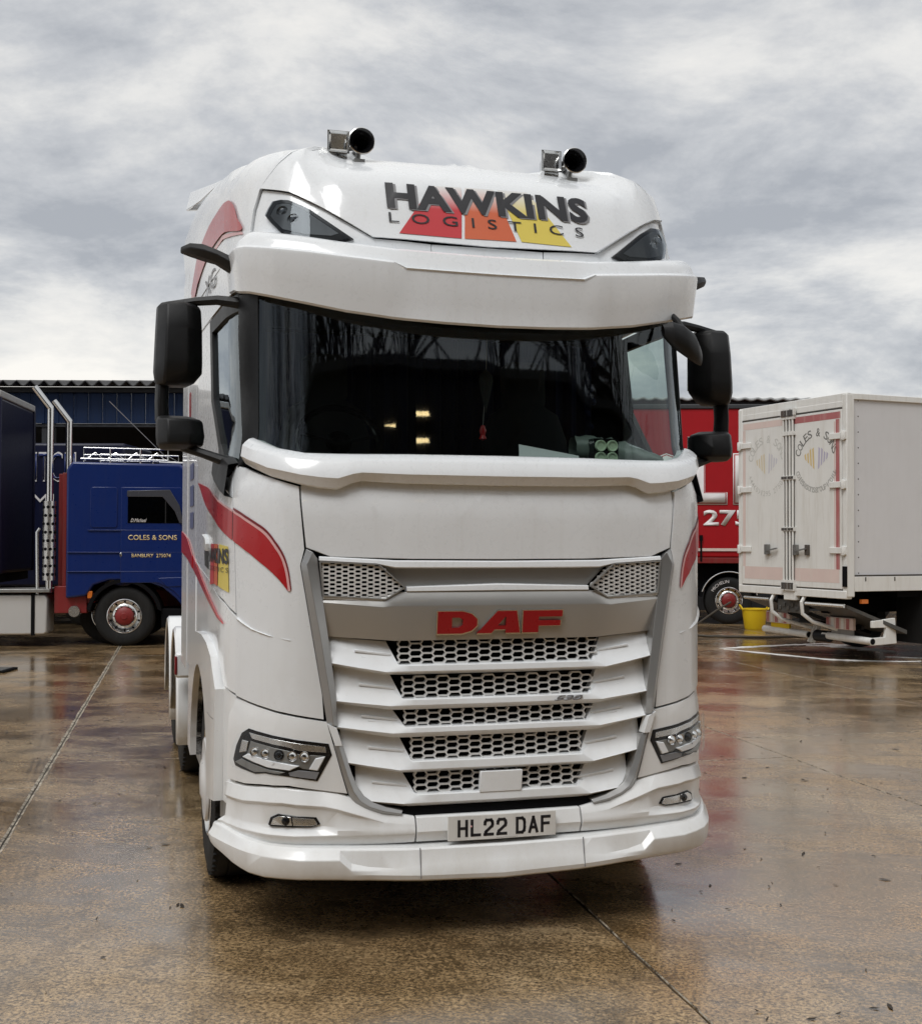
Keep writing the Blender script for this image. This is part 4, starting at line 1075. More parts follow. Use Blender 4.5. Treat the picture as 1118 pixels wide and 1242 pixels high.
# ---- chassis, wheels, mudguards
m = MB(); m.box(-.43,-.36,1.0,6.6,.62,.90); m.box(.36,.43,1.0,6.6,.62,.90); m.box(-.4,.4,1.3,1.5,.45,.62); m.box(-.5,.5,2.0,2.6,.5,.9)
m.box(-1.15,1.15,1.1,3.3,.95,1.25); m.box(-.92,.92,.30,1.0,.42,1.25); m.box(-.80,.80,.45,2.3,.27,.62); m.box(-.45,.45,2.3,6.4,.36,.62)  # lowest boxes added to block side light and darken the ground underneath
m.build('chassis', M['void'], TR, smooth=False)
m = MB(); rows = []
m.box(.55,1.2,2.2,3.75,.30,1.0); m.box(-1.2,-.55,2.2,3.75,.30,1.0); m.build('fuel_tank', M['steel'], TR, bevel=.05)  # tanks brought down low to keep side light from the ground underneath
def wheel(x, y, sg, w_=.31, r=.515, trim=True):
    """outer face at x, facing sg"""
    m = MB(); h = w_
    m.lathe([(.30,.0),(.33,-.004),(.44,-.012),(.49,.0),(r-.008,.02),(r,.04),(r,h*.25),(r-.006,h*.26),(r-.006,h*.29),(r,h*.30),(r,h*.70),(r-.006,h*.71),(r-.006,h*.74),(r,h*.75),(r,h-.04),(r-.008,h-.02),(.49,h),(.30,h)], (x, y, r), (-sg,0,0), 48)
    t = m.build('wheel', M['rubber'], TR)
    m = MB()
    for k in range(54):   # shoulder blocks
        a = 2*math.pi*k/54
        c = Vector((x-sg*.012, y+math.cos(a)*(r-.012), r+math.sin(a)*(r-.012)))
        d = Vector((0, -math.sin(a), math.cos(a)))
        m.bar(c-Vector((sg*-.012,0,0)), c+Vector((-sg*.03,0,0)), .030, .012, up=Vector((0, math.cos(a), math.sin(a))))
    m.build('tread_block', M['rubber'], t)
    m = MB(); m.lathe([(.302,-.006),(.292,-.010),(.275,.015),(.262,.05),(.20,.055),(.17,.04),(.12,.035),(.001,.03)], (x, y, r), (-sg,0,0), 40); m.build('rim', M['alloy'], t)
    if trim:
        m = MB(); m.lathe([(.222,.01),(.228,-.012),(.218,-.024),(.17,-.022),(.12,-.030),(.085,-.044),(.001,-.046)], (x, y, r), (-sg,0,0), 36); m.build('hub_cover', WH, t)
    return t
for sg in (-1, 1):
    wheel(sg*1.235, 1.40, sg)
    for y in (4.45, 5.75):
        wheel(sg*1.235, y, sg, w_=.60, trim=False)
        # white mudguard over the tyre
        for rr, nm in ((.60, 'mudguard'),):
            rows = []
            P2_ = []
            for i in range(15):
                t = R(188) - R(196)*i/14
                P2_.append((y+rr*math.cos(t)*-1*-1, .53+rr*math.sin(t)))
            P2_ = [(y-rr-.03, .30)] + [p for p in P2_ if p[1] > .5] + [(y+rr+.03, .40)]
            for (yy, z_) in P2_:
                rows.append([Vector((sg*.86, yy, z_)), Vector((sg*1.285, yy, z_)), Vector((sg*1.30, yy+(y-yy)*.03, z_+(.53-z_)*.03)), Vector((sg*1.30, yy+(y-yy)*.12, z_+(.53-z_)*.10))])
            m = MB(); m.grid(rows, flip=(sg < 0)); mg = m.build('mudguard', WL, TR, angle=40)
            so_ = mg.modifiers.new('thick', 'SOLIDIFY'); so_.thickness = .014
            if y < 5:
                m = MB(); a, b = sorted((sg*1.315, sg*1.16)); m.box(a, b, y-.70, y-.615, .80, .985); lb = m.build('marker_lamp', WL, mg, bevel=.02)
                m = MB(); a, b = sorted((sg*1.318, sg*1.300)); m.box(a, b, y-.706, y-.64, .825, .96); m.build('lamp_lens', M['darkred'], lb, bevel=.006)

# =================================================================== things lying on the dashboard
def TW(x, y, z): # truck-local to world
    c, s = math.cos(.2728), math.sin(.2728)
    return Vector((.192+x*c-y*s, 5.67+x*s+y*c, z))
TRM = Matrix.Translation((.192, 5.67, 0)) @ Matrix.Rotation(.2728, 4, 'Z')
def on_truck(o): o.matrix_world = TRM; return o
m = MB(); m.prism([(.18,2.172),(.50,2.172),(.50,2.248),(.19,2.300)], lambda u, v, w_: Vector((u, .285+w_+.35*(v-2.17), v)), .003)
tag(on_truck(m.build('paper_sheet', M['paper'], smooth=False)), 'white sheet of paper propped up on the dashboard behind the windscreen', 'paper')
rt = tag(empty('tin_pack'), 'pack of four pale green tins stacked two by two on the dashboard', 'tins'); on_truck(rt)
for i in range(2):
    for j in range(2):
        m = MB(); c = (.60+.062*i, .262, 2.238+.060*j); m.lathe([(.001,.004),(.020,.003),(.021,-.001),(.027,-.003),(.029,.0),(.029,.07),(.001,.07)], c, (0,1,0), 20); m.build('tin', M['greenpack'], rt)
m = MB(); m.box(.566,.698,.275,.345,2.165,2.335); m.build('wrapper', M['gloss_black'], rt)
m = MB(); rows = []
for i in range(15):
    u = i/14; x = .50+.48*u; rr = .075*(1-.75*abs(u-.35)**1.2)*(1 if u < .8 else .7)
    rows.append([Vector((x, .40+.05*math.cos(t)*1.2 + .02*noise.noise(Vector((x*20, t*2, 3))), 2.275-.06*u+.02+rr*math.sin(t)*(1+.5*noise.noise(Vector((x*26, t*1.7, 1)))))) for t in [2*math.pi*k/18 for k in range(19)]])
m.grid(rows)
tag(on_truck(m.build('wrapped_parcel', M['film'], angle=70)), 'crumpled clear plastic wrapping lying along the dashboard behind the tins', 'wrapping')
m = MB(); m.box(.72,.86,.24,.27,2.175,2.195)
tag(on_truck(m.build('card_box', M['paper'], bevel=.006)), 'small flat white box lying on the dashboard edge in front of the plastic wrapping', 'box')
rt = tag(empty('hanging_ornament'), 'small red and pale ornament hanging on a thread inside the middle of the windscreen', 'ornament'); on_truck(rt)
m = MB(); m.tube([(0.05,.42,2.83),(.045,.42,2.62),(.03,.42,2.39)], .002, 5); m.build('thread', M['grey_ink'], rt)
m = MB(); m.lathe([(.001,.04),(.010,.035),(.018,.01),(.012,-.012),(.02,-.03),(.001,-.04)], (.03,.42,2.36), (0,0,1), 12); m.build('bauble', M['red'], rt)
m = MB(); m.lathe([(.001,.06),(.03,.03),(.036,.0),(.02,-.08),(.001,-.16)], (.045,.42,2.62), (0,0,1), 10); m.build('tassel', M['cabdark'], rt)

# =================================================================== blue-clad shed on the left
YB = 27.0
shed = empty('blue_clad_shed', (-12, YB, 0), 0, 'long dark open-fronted shed with blue cladding and a corrugated roof behind the blue lorry', 'shed')
def kid(o, p): o.parent = p; o.matrix_parent_inverse = p.matrix_basis.inverted(); return o
pan = None
x = -14.0; i = 0
pw = .318
pm = None
while x < -.6:
    if pm is None:
        m = MB(); m.prism([(0,0),(.06,0),(.07,.018),(pw-.02,.018),(pw-.01,0),(pw-.004,0),(pw-.004,-.012),(0,-.012)], lambda u, v, w_: Vector((u, -v, w_)), .70)
        o = m.build('cladding_panel', M['blueclad'], None, smooth=False); pm = o.data
    else:
        o = link(bpy.data.objects.new('cladding_panel', pm))
    o.parent = shed; o.location = (x+12, 0, 4.34)
    x += pw
m = MB()
for xx in (-14,-9.2,-4.4,.2): m.box(xx-.12+12, xx+.12+12, .05, .3, 0, 5.0)
m.build('column', M['dark_eave'], shed)
m = MB(); m.box(-2.2, 12.4, .02, .25, 4.26, 4.34); m.build('lintel', M['dark_eave'], shed, bevel=.01)
m = MB(); m.box(-2.4, 12.4, 9.0, 9.2, 0, 5.1); m.box(-2.4,-2.2,.1,9,0,5.1); m.build('back_wall', M['brick'], shed, smooth=False)
m = MB(); m.box(-2.4, 12.4, -.10, .02, 5.02, 5.14); m.build('fascia', M['dark_eave'], shed, bevel=.01)
m = MB(); rows = []
for yy, zz_ in ((-.42,5.20),(-.40,5.20),(9.4,6.4)):
    rows.append([Vector((-2.6+.15*k*.25, yy, zz_+.055*math.sin(k*math.pi/4))) for k in range(0, 402)])
m.grid(rows); rf = m.build('corrugated_roof', M['cement'], shed, angle=60)
s_ = rf.modifiers.new('thick', 'SOLIDIFY'); s_.thickness = .03
# vehicle body with white letters standing in the shed
lb = empty('blue_van_body', (-10.3, 25.0, 0), 0, 'dark blue van body with tall outlined letters parked in the shadow of the shed', 'van body')
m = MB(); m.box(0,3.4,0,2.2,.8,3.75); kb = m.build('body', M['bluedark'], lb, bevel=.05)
for xx in (.7, 2.6):
    m = MB(); m.lathe([(.25,0),(.44,.01),(.48,.04),(.48,.24),(.25,.26)], (xx,.05,.48), (0,1,0), 24); m.build('wheel', M['rubber'], lb)
text('HIBITCH', lambda u, v, w_: Vector((.95+1.45*u, -.012-w_, 2.95+.62*v)), 'lettering', M['whiteletter'], lb, .006, space=1.0)
text('HIBITCH', lambda u, v, w_: Vector((.975+1.40*u, -.020-w_, 2.985+.55*v)), 'lettering_fill', M['bluepaint'], lb, .006, bold=-.012)
text('IMMI', lambda u, v, w_: Vector((1.0+.95*u, -.012-w_, 2.42+.28*v)), 'lettering', M['whiteletter'], lb, .006)

# =================================================================== blue tractor unit seen side on
BL = empty('blue_tractor_truck', (-5.62, 20.38, 0), R(7), 'dark blue day-cab tractor truck side on with chrome stacks and cream lettering', 'truck')
BP = M['bluepaint']
prof = [(-.95,.80),(-.95,2.95),(-.86,3.08),(.90,3.05),(1.12,2.86),(1.34,2.45),(1.44,1.6),(1.44,.62),(.98,.62),(.86,.78),(.62,.98),(.30,1.10),(-.25,1.10),(-.50,1.02),(-.62,.84)]
m = MB(); m.prism([(a, b) for a, b in prof], lambda u, v, w_: Vector((u, w_, v)), 2.4)
cab = m.build('cab', BP, BL, fix=True, bevel=.035, seg=3)
def sidep(name, poly, mat, t=.02, d=.0, parent=None, bevel=.008):
    m = MB(); m.prism(poly, lambda u, v, w_: Vector((u, -d-w_, v)), t)
    return m.build(name, mat, parent or BL, fix=True, bevel=bevel)
dr = sidep('door', [(-.06,1.06),(-.06,2.66),(.92,2.66),(1.10,2.30),(1.16,1.6),(1.16,.80),(.93,.80),(.80,.93),(.56,1.06)], BP, .018)
sidep('side_window', [(.05,2.06),(.05,2.58),(.72,2.58),(.92,2.28),(.92,2.06)], M['glass_dark'], .008, .018, dr, .002)
sidep('wind_deflector', [(.04,2.60),(.04,2.50),(.62,2.50),(.82,2.26),(.90,2.06),(.97,2.06),(.90,2.36),(.74,2.62)], simple('smoked_deflector', (.055, .058, .07), .25), .02, .026, dr, .006)
m = MB(); m.box(.66,.68,-.03,-.02,2.06,2.55); m.build('window_bar', M['black'], dr)
sidep('bunk_panel', [(-.56,2.02),(-.53,1.98),(-.15,1.98),(-.12,2.02),(-.12,2.62),(-.15,2.66),(-.53,2.66),(-.56,2.62)], BP, .014, 0)
for z_, x0, x1 in ((1.93,-.6,1.30),(1.56,-.93,1.36),(1.24,-.93,1.40)):
    m = MB(); m.box(x0, x1, -.022, .0, z_, z_+.014); m.build('side_moulding', BP, BL, bevel=.004)
sidep('lower_step', [(.55,1.14),(1.42,1.17),(1.42,1.02),(.70,.99)], BP, .03, 0)
text('COLES & SONS', lambda u, v, w_: Vector((.06+.80*u, -.021-w_, 1.775+.085*v)), 'lettering', M['cream'], dr, .003, bold=.01)
text('BANBURY  275074', lambda u, v, w_: Vector((.12+.64*u, -.021-w_, 1.485+.06*v)), 'lettering', M['cream'], dr, .003, bold=.012)
text('~Michael~'[1:8] if False else 'D.Michael', lambda u, v, w_: Vector((.10+.26*u, -.030-w_, 2.075+.06*v)), 'window_script', M['whiteletter'], dr, .002, shear=.4)
m = MB(); m.box(-.07,-.04,-.03,-.018,1.50,1.56); m.build('door_lock', M['chrome'], dr, bevel=.004)
m = MB(); m.box(1.06,1.30,-.005,.0,.70,.76); m.build('marker_lamp', M['amber'], BL); 
m = MB(); m.box(1.04,1.22,-.14,-.06,2.10,2.42); m.box(1.06,1.18,-.14,-.06,2.46,2.60); m.tube([(1.16,-.10,2.62),(1.22,.02,2.70)], .018, 8); m.tube([(1.16,-.10,2.06),(1.24,.02,2.0)], .018, 8)
m.build('mirror', M['grey_ink'], BL, bevel=.03)
m = MB(); m.prism([(1.18,2.95),(1.50,2.60),(1.54,2.42),(1.36,2.52),(1.10,2.86)], lambda u, v, w_: Vector((u, w_, v)), 2.4); m.build('sun_visor', M['gloss_black'], BL, fix=True, bevel=.02)
# roof rack
m = MB()
for yy in (.35, 2.0):
    m.tube([(-.74,yy,3.09),(-.74,yy,3.34),(.66,yy,3.32),(.66,yy,3.07)], .012, 8); m.tube([(-.74,yy,3.22),(.66,yy,3.21)], .009, 8)
    for xx in (-.30, .20): m.tube([(xx,yy,3.08),(xx,yy,3.33)], .012, 8)
for k in range(4): m.tube([(-.74+.46*k,.35,3.215),(-.74+.46*k,2.0,3.215)], .009, 6)
m.tube([(-.78,.30,3.15),(.66,.30,3.13)], .018, 8)
for k in range(4): m.tube([(-.72+.34*k,.35,3.12),(-.55+.34*k,.36,3.26),(-.40+.34*k,.35,3.13)], .008, 6)
m.build('roof_rack', M['chrome'], BL)
m = MB(); m.tube([(.52,.30,3.10),(1.10,.34,3.08),(1.22,.34,3.06)], .022, 8); m.build('light_bar', M['chrome'], BL)
for yy in (.34, .9, 1.5, 2.1):
    m = MB(); m.lathe([(.001,-.07),(.06,-.06),(.085,-.02),(.09,.03),(.08,.04),(.001,.045)], (1.30,yy,3.05), (1,0,-.1), 20); m.tube([(1.24,yy,3.0),(1.16,yy,2.94)], .02, 8); m.build('spot_lamp', M['chrome'], BL)
m = MB(); m.lathe([(.06,0),(.05,.05),(.03,.06),(.001,.065)], (1.06,.34,3.08), (0,0,1), 12); m.build('roof_beacon', M['chrome'], BL)
m = MB(); m.tube([(.75,.5,3.06),(-.35,.5,4.15)], .006, 5); m.build('aerial', M['grey_ink'], BL)
# back of cab: exhaust stacks, red frame, catwalk
for xx, yy, zt in ((-1.24,.10,4.02),(-1.06,.75,3.86)):
    m = MB(); m.tube([(xx,yy,.90),(xx,yy,zt-.02)], .055, 14); m.tube([(xx+.012,yy,zt-.06),(xx-.26,yy-.02,zt+.30)], .058, 14); st_ = m.build('exhaust_stack', M['chrome'], BL)
    m = MB()
    for k in range(9):
        for a in range(8):
            t = math.pi*2*a/8+k*.39; c = Vector((xx+.105*math.cos(t), yy+.105*math.sin(t), 1.20+.14*k)); m.lathe([(.001,.004),(.028,.002),(.028,-.002)], c, (math.cos(t),math.sin(t),0), 8)
    m2 = MB(); m2.tube([(xx,yy,1.10),(xx,yy,2.42)], .105, 18); sh = m2.build('heat_shield', M['alloy'], st_); tag(m.build('shield_hole', M['void'], sh), kind='stuff')
m = MB(); m.tube([(-1.42,.12,.75),(-1.44,.12,1.9),(-1.40,.14,1.96)], .03, 8); m.build('air_pipe', M['alloy'], BL)
m = MB(); m.box(-1.04,-.97,.15,2.2,.95,2.90); m.box(-1.18,-1.08,.55,.62,.95,2.9); m.box(-1.18,-1.08,1.8,1.87,.95,2.9); m.build('cab_back_frame', M['redchassis'], BL, bevel=.008)
m = MB(); m.box(-4.2,1.2,.75,.83,.62,.92); m.box(-4.2,1.2,1.57,1.65,.62,.92); m.box(-1.15,-.62,.10,.9,.55,1.0); m.box(-.7,-.5,.12,.5,.72,.88); m.build('chassis', M['redchassis'], BL, bevel=.01)
m = MB(); m.box(.60,1.42,.06,2.3,.30,.62); m.build('bumper_side', M['void'], BL, bevel=.02)
m = MB(); m.lathe([(.001,-.02),(.09,-.02),(.10,0),(.10,.30),(.001,.31)], (-.82,.08,.58), (0,1,0), 18); m.build('air_cylinder', M['alloy'], BL)
m = MB(); m.box(-.60,-.52,.02,.05,.80,.92); m.build('side_marker', M['amber'], BL, bevel=.006)
tk = MB(); tk.prism([(-2.75,.24),(-2.72,.20),(-1.30,.20),(-1.26,.24),(-1.26,.80),(-1.30,.86),(-2.72,.86),(-2.75,.80)], lambda u, v, w_: Vector((u, .05+w_, v)), .62); fuel = tk.build('fuel_tank', simple('brushed_tank', (.62, .62, .61), .38, .35, scale=.6), BL, fix=True, bevel=.05, seg=3)
m = MB()
for xx in (-1.48, -2.52): m.box(xx-.03, xx+.03, .035, .69, .185, .875)
m.build('tank_strap', M['void'], fuel, bevel=.006)
m = MB(); m.box(-2.9,-1.2,-.02,.72,.90,.96); m.build('catwalk', M['steel'], BL, bevel=.01)
m = MB(); m.lathe([(.001,.03),(.05,.03),(.055,0)], (-2.1,.3,.86), (0,0,1), 14); m.build('filler_cap', M['black'], fuel)
def lorry_wheel(name, parent, c, ax, r=.5, w_=.28, hub=None):
    m = MB(); m.lathe([(.285,.0),(.31,-.01),(.42,-.02),(.47,-.005),(r-.004,.025),(r,.05),(r,w_-.04),(r-.01,w_-.01),(.3,w_)], c, ax, 48); t = m.build(name, M['rubber'], parent)
    m = MB(); m.lathe([(.288,-.014),(.278,-.018),(.262,.0),(.250,.03),(.215,.035),(.19,.015),(.165,.01),(.155,.02)], c, ax, 40); rm = m.build('rim', M['chrome'], t)
    m = MB(); m.lathe([(.158,.022),(.150,-.02),(.120,-.045),(.06,-.055),(.05,-.065),(.001,-.066)], c, ax, 28); m.build('hub', hub or M['redchassis'], rm)
    A = Vector(ax).normalized(); u = Vector((0,0,1)); r1 = A.cross(u).normalized()
    m = MB(); m2 = MB()
    for k in range(10):
        a = 2*math.pi*k/10; p = Vector(c)+(r1*math.cos(a)+u*math.sin(a))*.172
        m.lathe([(.001,-.035),(.012,-.033),(.016,-.02),(.018,.01)], p, ax, 8)
        a += .31; p = Vector(c)+(r1*math.cos(a)+u*math.sin(a))*.236
        m2.lathe([(.001,.0),(.017,.001),(.018,.006)], p-A*(-.026), ax, 8)
    m.build('wheel_nut', M['chrome'], rm); m2.build('rim_hole', M['void'], rm)
    return t
lorry_wheel('wheel', BL, (0,.06,.5), (0,1,0))
lorry_wheel('wheel', BL, (0,2.1,.5), (0,1,0))
lorry_wheel('wheel', BL, (-3.6,.06,.5), (0,1,0))
lorry_wheel('wheel', BL, (-.33,.55,.5), (0,1,0), hub=M['void'])
m = MB(); m.prism([(.62*math.cos(R(a)), .5+.62*math.sin(R(a))) for a in range(8, 176, 8)]+[(.56*math.cos(R(a)), .5+.56*math.sin(R(a))) for a in range(172, 4, -8)], lambda u, v, w_: Vector((u, -.012+w_, v)), .45); m.build('wheel_arch', M['void'], BL, fix=True)
# its trailer
TL = empty('blue_box_trailer', (-7.62, 20.15, 0), R(7), 'dark navy box trailer coupled behind the blue tractor truck', 'trailer')
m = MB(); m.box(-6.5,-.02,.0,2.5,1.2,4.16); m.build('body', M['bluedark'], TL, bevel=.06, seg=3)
m = MB(); m.box(-6.5,.0,-.02,2.52,4.14,4.26); m.build('top_rail', M['eave'], TL, bevel=.02)
m = MB(); m.box(-.10,.012,-.012,.05,1.2,4.15); m.build('corner_post', M['bluedark'], TL, bevel=.015); m = MB(); m.box(-.10,.012,2.45,2.512,1.2,4.15); m.build('corner_post', M['bluedark'], TL, bevel=.015)
m = MB(); m.box(-6.4,-.1,.0,2.5,1.05,1.2); m.box(-6.2,-1.0,.8,.95,.8,1.05); m.build('floor_rail', M['void'], TL)
m = MB(); m.box(-6.4,-.1,-.01,.0,1.62,1.66); m.box(-1.2,-.1,-.012,0,1.66,1.70); m.build('body_rail', M['bluepaint'], TL)
m = MB(); m.box(-1.5,-1.38,.1,.22,.0,1.1); m.box(-1.55,-1.33,.0,.32,.0,.03); m.build('landing_leg', M['steel'], TL)

# =================================================================== red curtain-sided lorry
RL = empty('red_curtain_lorry', (5.72, 26.0, 0), R(-2), 'tall red curtain-sided lorry with huge white letters behind the white truck', 'lorry')
m = MB(); m.box(-5.0,3.6,.0,2.5,1.42,4.62); m.build('curtain', M['redlorry'], RL, bevel=.04)
m = MB(); m.box(-5.0,3.6,-.03,2.53,4.60,4.70); m.build('roof_rail', M['dark_eave'], RL, bevel=.02)
m = MB(); m.box(-5.0,3.6,-.02,2.5,1.30,1.42); m.build('side_rail', M['redchassis'], RL, bevel=.01)
m = MB(); m.box(-5.0,3.6,-.026,-.02,1.56,1.62); m.build('white_line', M['palered'], RL)
m = MB(); m.box(-5.0,3.6,.3,2.2,.72,1.30); m.build('chassis', M['void'], RL)
for k in range(9):
    m = MB(); xx = -4.6+1.0*k; m.box(xx-.02, xx+.02, -.035, -.01, 1.34, 1.80); m.box(xx-.035, xx+.035, -.04, -.012, 1.78, 1.90); m.build('curtain_buckle', M['void'], RL)
for d, dd, mt, b in ((0,.012,M['whiteletter'],.10),(.0,.016,M['redlorry'],.085),(.0,.020,M['whiteletter'],.060)):
    for k, ch in enumerate('COLES'):
        xx = -2.62+.90*k
        ins_ = {.10:0,.085:.022,.060:.045}[b]
        text(ch, lambda u, v, w_: Vector((xx+ins_+(.78-2*ins_)*u, -dd-w_, 2.55+ins_+(1.10-2*ins_)*v)), 'big_letter', mt, RL, .002, bold=b*.5)
text('275074', lambda u, v, w_: Vector((-.55+2.0*u, -.014-w_, 2.10+.34*v)), 'phone_number', M['whiteletter'], RL, .002, bold=.03)
m = MB(); m.prism([(-2.55+.45*math.cos(R(a)), 3.05+.62*math.sin(R(a))) for a in range(0, 360, 15)], lambda u, v, w_: Vector((u, -.010-w_, v)), .001); m.build('print_patch', M['redlorry'], RL)
for xx in (0, -1.35, 2.95):
    t = lorry_wheel('wheel', RL, (xx,.05,.505), (0,1,0), .505)
    text('MICHELIN', lambda u, v, w_: Vector((xx+.40*math.cos(R(150-60*u))*(1+.0)*(.94+.16*v)*1.0, .03-w_, .505+.40*math.sin(R(150-60*u))*(.94+.16*v))), 'tyre_lettering', M['whiteletter'], t, .002)
    m = MB(); m.tube([(xx+.60*math.cos(R(a)), .0, .52+.60*math.sin(R(a))) for a in range(10, 172, 9)], .016, 8); m.build('mudguard_edge', M['chrome'], RL)
    m = MB(); m.prism([(xx+.60*math.cos(R(a)), .52+.60*math.sin(R(a))) for a in range(6, 176, 8)]+[(xx+.57*math.cos(R(a)), .52+.57*math.sin(R(a))) for a in range(174, 4, -8)], lambda u, v, w_: Vector((u, .02+w_, v)), .5); m.build('mudguard', M['void'], RL, fix=True)

# =================================================================== grey-roofed shed behind it
GS = empty('grey_roofed_shed', (3, 31, 0), 0, 'low shed with a pale grey roof edge and dark fascia behind the red lorry', 'shed')
m = MB(); m.box(-1,26,0,10,0,5.10); m.build('wall', M['dark_eave'], GS, smooth=False)
m = MB(); m.box(-1.3,26.3,-.30,.0,5.10,5.32); m.build('fascia', M['dark_eave'], GS, bevel=.01)
rows = []
m = MB()
for yy, zz_ in ((-.46,5.36),(-.44,5.36),(10,6.2)):
    rows.append([Vector((-1.4+.16*k*.25, yy, zz_+.022*math.sin(k*math.pi/4))) for k in range(0, 700)])
m.grid(rows); rf = m.build('roof_sheet', M['eave'], GS, angle=60); s_ = rf.modifiers.new('thick', 'SOLIDIFY'); s_.thickness = .06

# =================================================================== white box lorry on the right, tail lift folded under
BX = empty('white_box_lorry', (5.66, 17.8, 0), R(-66.6), 'white box lorry with faded double rear doors and tail lift folded underneath', 'lorry')
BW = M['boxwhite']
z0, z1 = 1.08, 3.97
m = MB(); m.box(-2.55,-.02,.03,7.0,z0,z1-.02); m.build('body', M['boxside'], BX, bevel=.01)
m = MB(); m.box(-.03,.012,.0,7.0,z1-.09,z1); m.box(-2.59,-2.54,.0,7,z1-.09,z1); m.box(-2.59,.012,-.025,.04,z1-.12,z1+.005); m.build('top_rail', BW, BX, bevel=.008)
m = MB(); m.box(-.03,.014,.10,7.0,z0-.02,z0+.20); m.build('lower_rail', BW, BX, bevel=.006)
m = MB()
for k in range(12): m.box(.013,.018,.30+.55*k-.01,.30+.55*k+.01,z0+.13,z0+.19)
m.build('rail_clip', M['rust'], BX)
m = MB(); m.box(.0,.012,.03,6.9,z0+.20,z0+.225); m.build('rail_seam', M['rust'], BX)
m = MB()
for sx in (-2.60, -.085): m = MB(); m.box(sx, sx+.10, -.04, .10, z0-.10, z1-.01); m.build('corner_post', BW, BX, bevel=.012)
m = MB()
for k in range(12): m.lathe([(.001,.004),(.010,.003),(.012,0)], (.0145,.17,z0+.25+.23*k), (1,0,0), 8)
m.build('rivet', M['rust'], BX)
m = MB(); m.box(-2.5,-.09,-.03,.05,z1-.20,z1-.11); m.build('header', BW, BX, bevel=.006)
m = MB(); m.box(-2.5,-.09,-.034,-.028,z1-.225,z1-.20); m.box(-2.5,-.09,-.036,-.028,z0-.01,z0+.01); m.build('header_seal', M['rust'], BX)
m = MB(); m.box(-2.58,-.0,-.05,.06,z0-.13,z0-.01); m.box(-1.40,-1.12,-.07,.03,z0-.20,z0-.01); m.build('sill', BW, BX, bevel=.01)
def arc_text(txt, cx, cz, r, a0, a1, h, wd, fn, mat, parent, name, inner=False):
    n = len(txt)
    for i, ch in enumerate(txt):
        if ch == ' ': continue
        a = R(a0+(a1-a0)*i/(n-1))
        up = Vector((math.cos(a), math.sin(a)))*(-1 if inner else 1); rt_ = Vector((up.y, -up.x))
        c = Vector((cx+r*math.cos(a), cz+r*math.sin(a)))
        ww = wd*(.45 if ch in 'I1.l' else 1)
        def f(u, v, w_):
            p = c + rt_*((u-.5)*ww) + up*((v-.5)*h); return fn(p.x, p.y, w_)
        text(ch, f, name, mat, parent, 0, bold=.008)
faded = simple('faded_print', (.42, .42, .40), .5); faint = simple('faint_print', (.56, .56, .53), .5)
fo = simple('faded_orange', (.66, .50, .22), .5); fp = simple('faded_purple', (.46, .43, .55), .5); fl = simple('faint_orange', (.66, .58, .42), .5); fv = simple('faint_purple', (.58, .57, .61), .5)
ink2 = simple('worn_ink', (.16, .16, .15), .5)
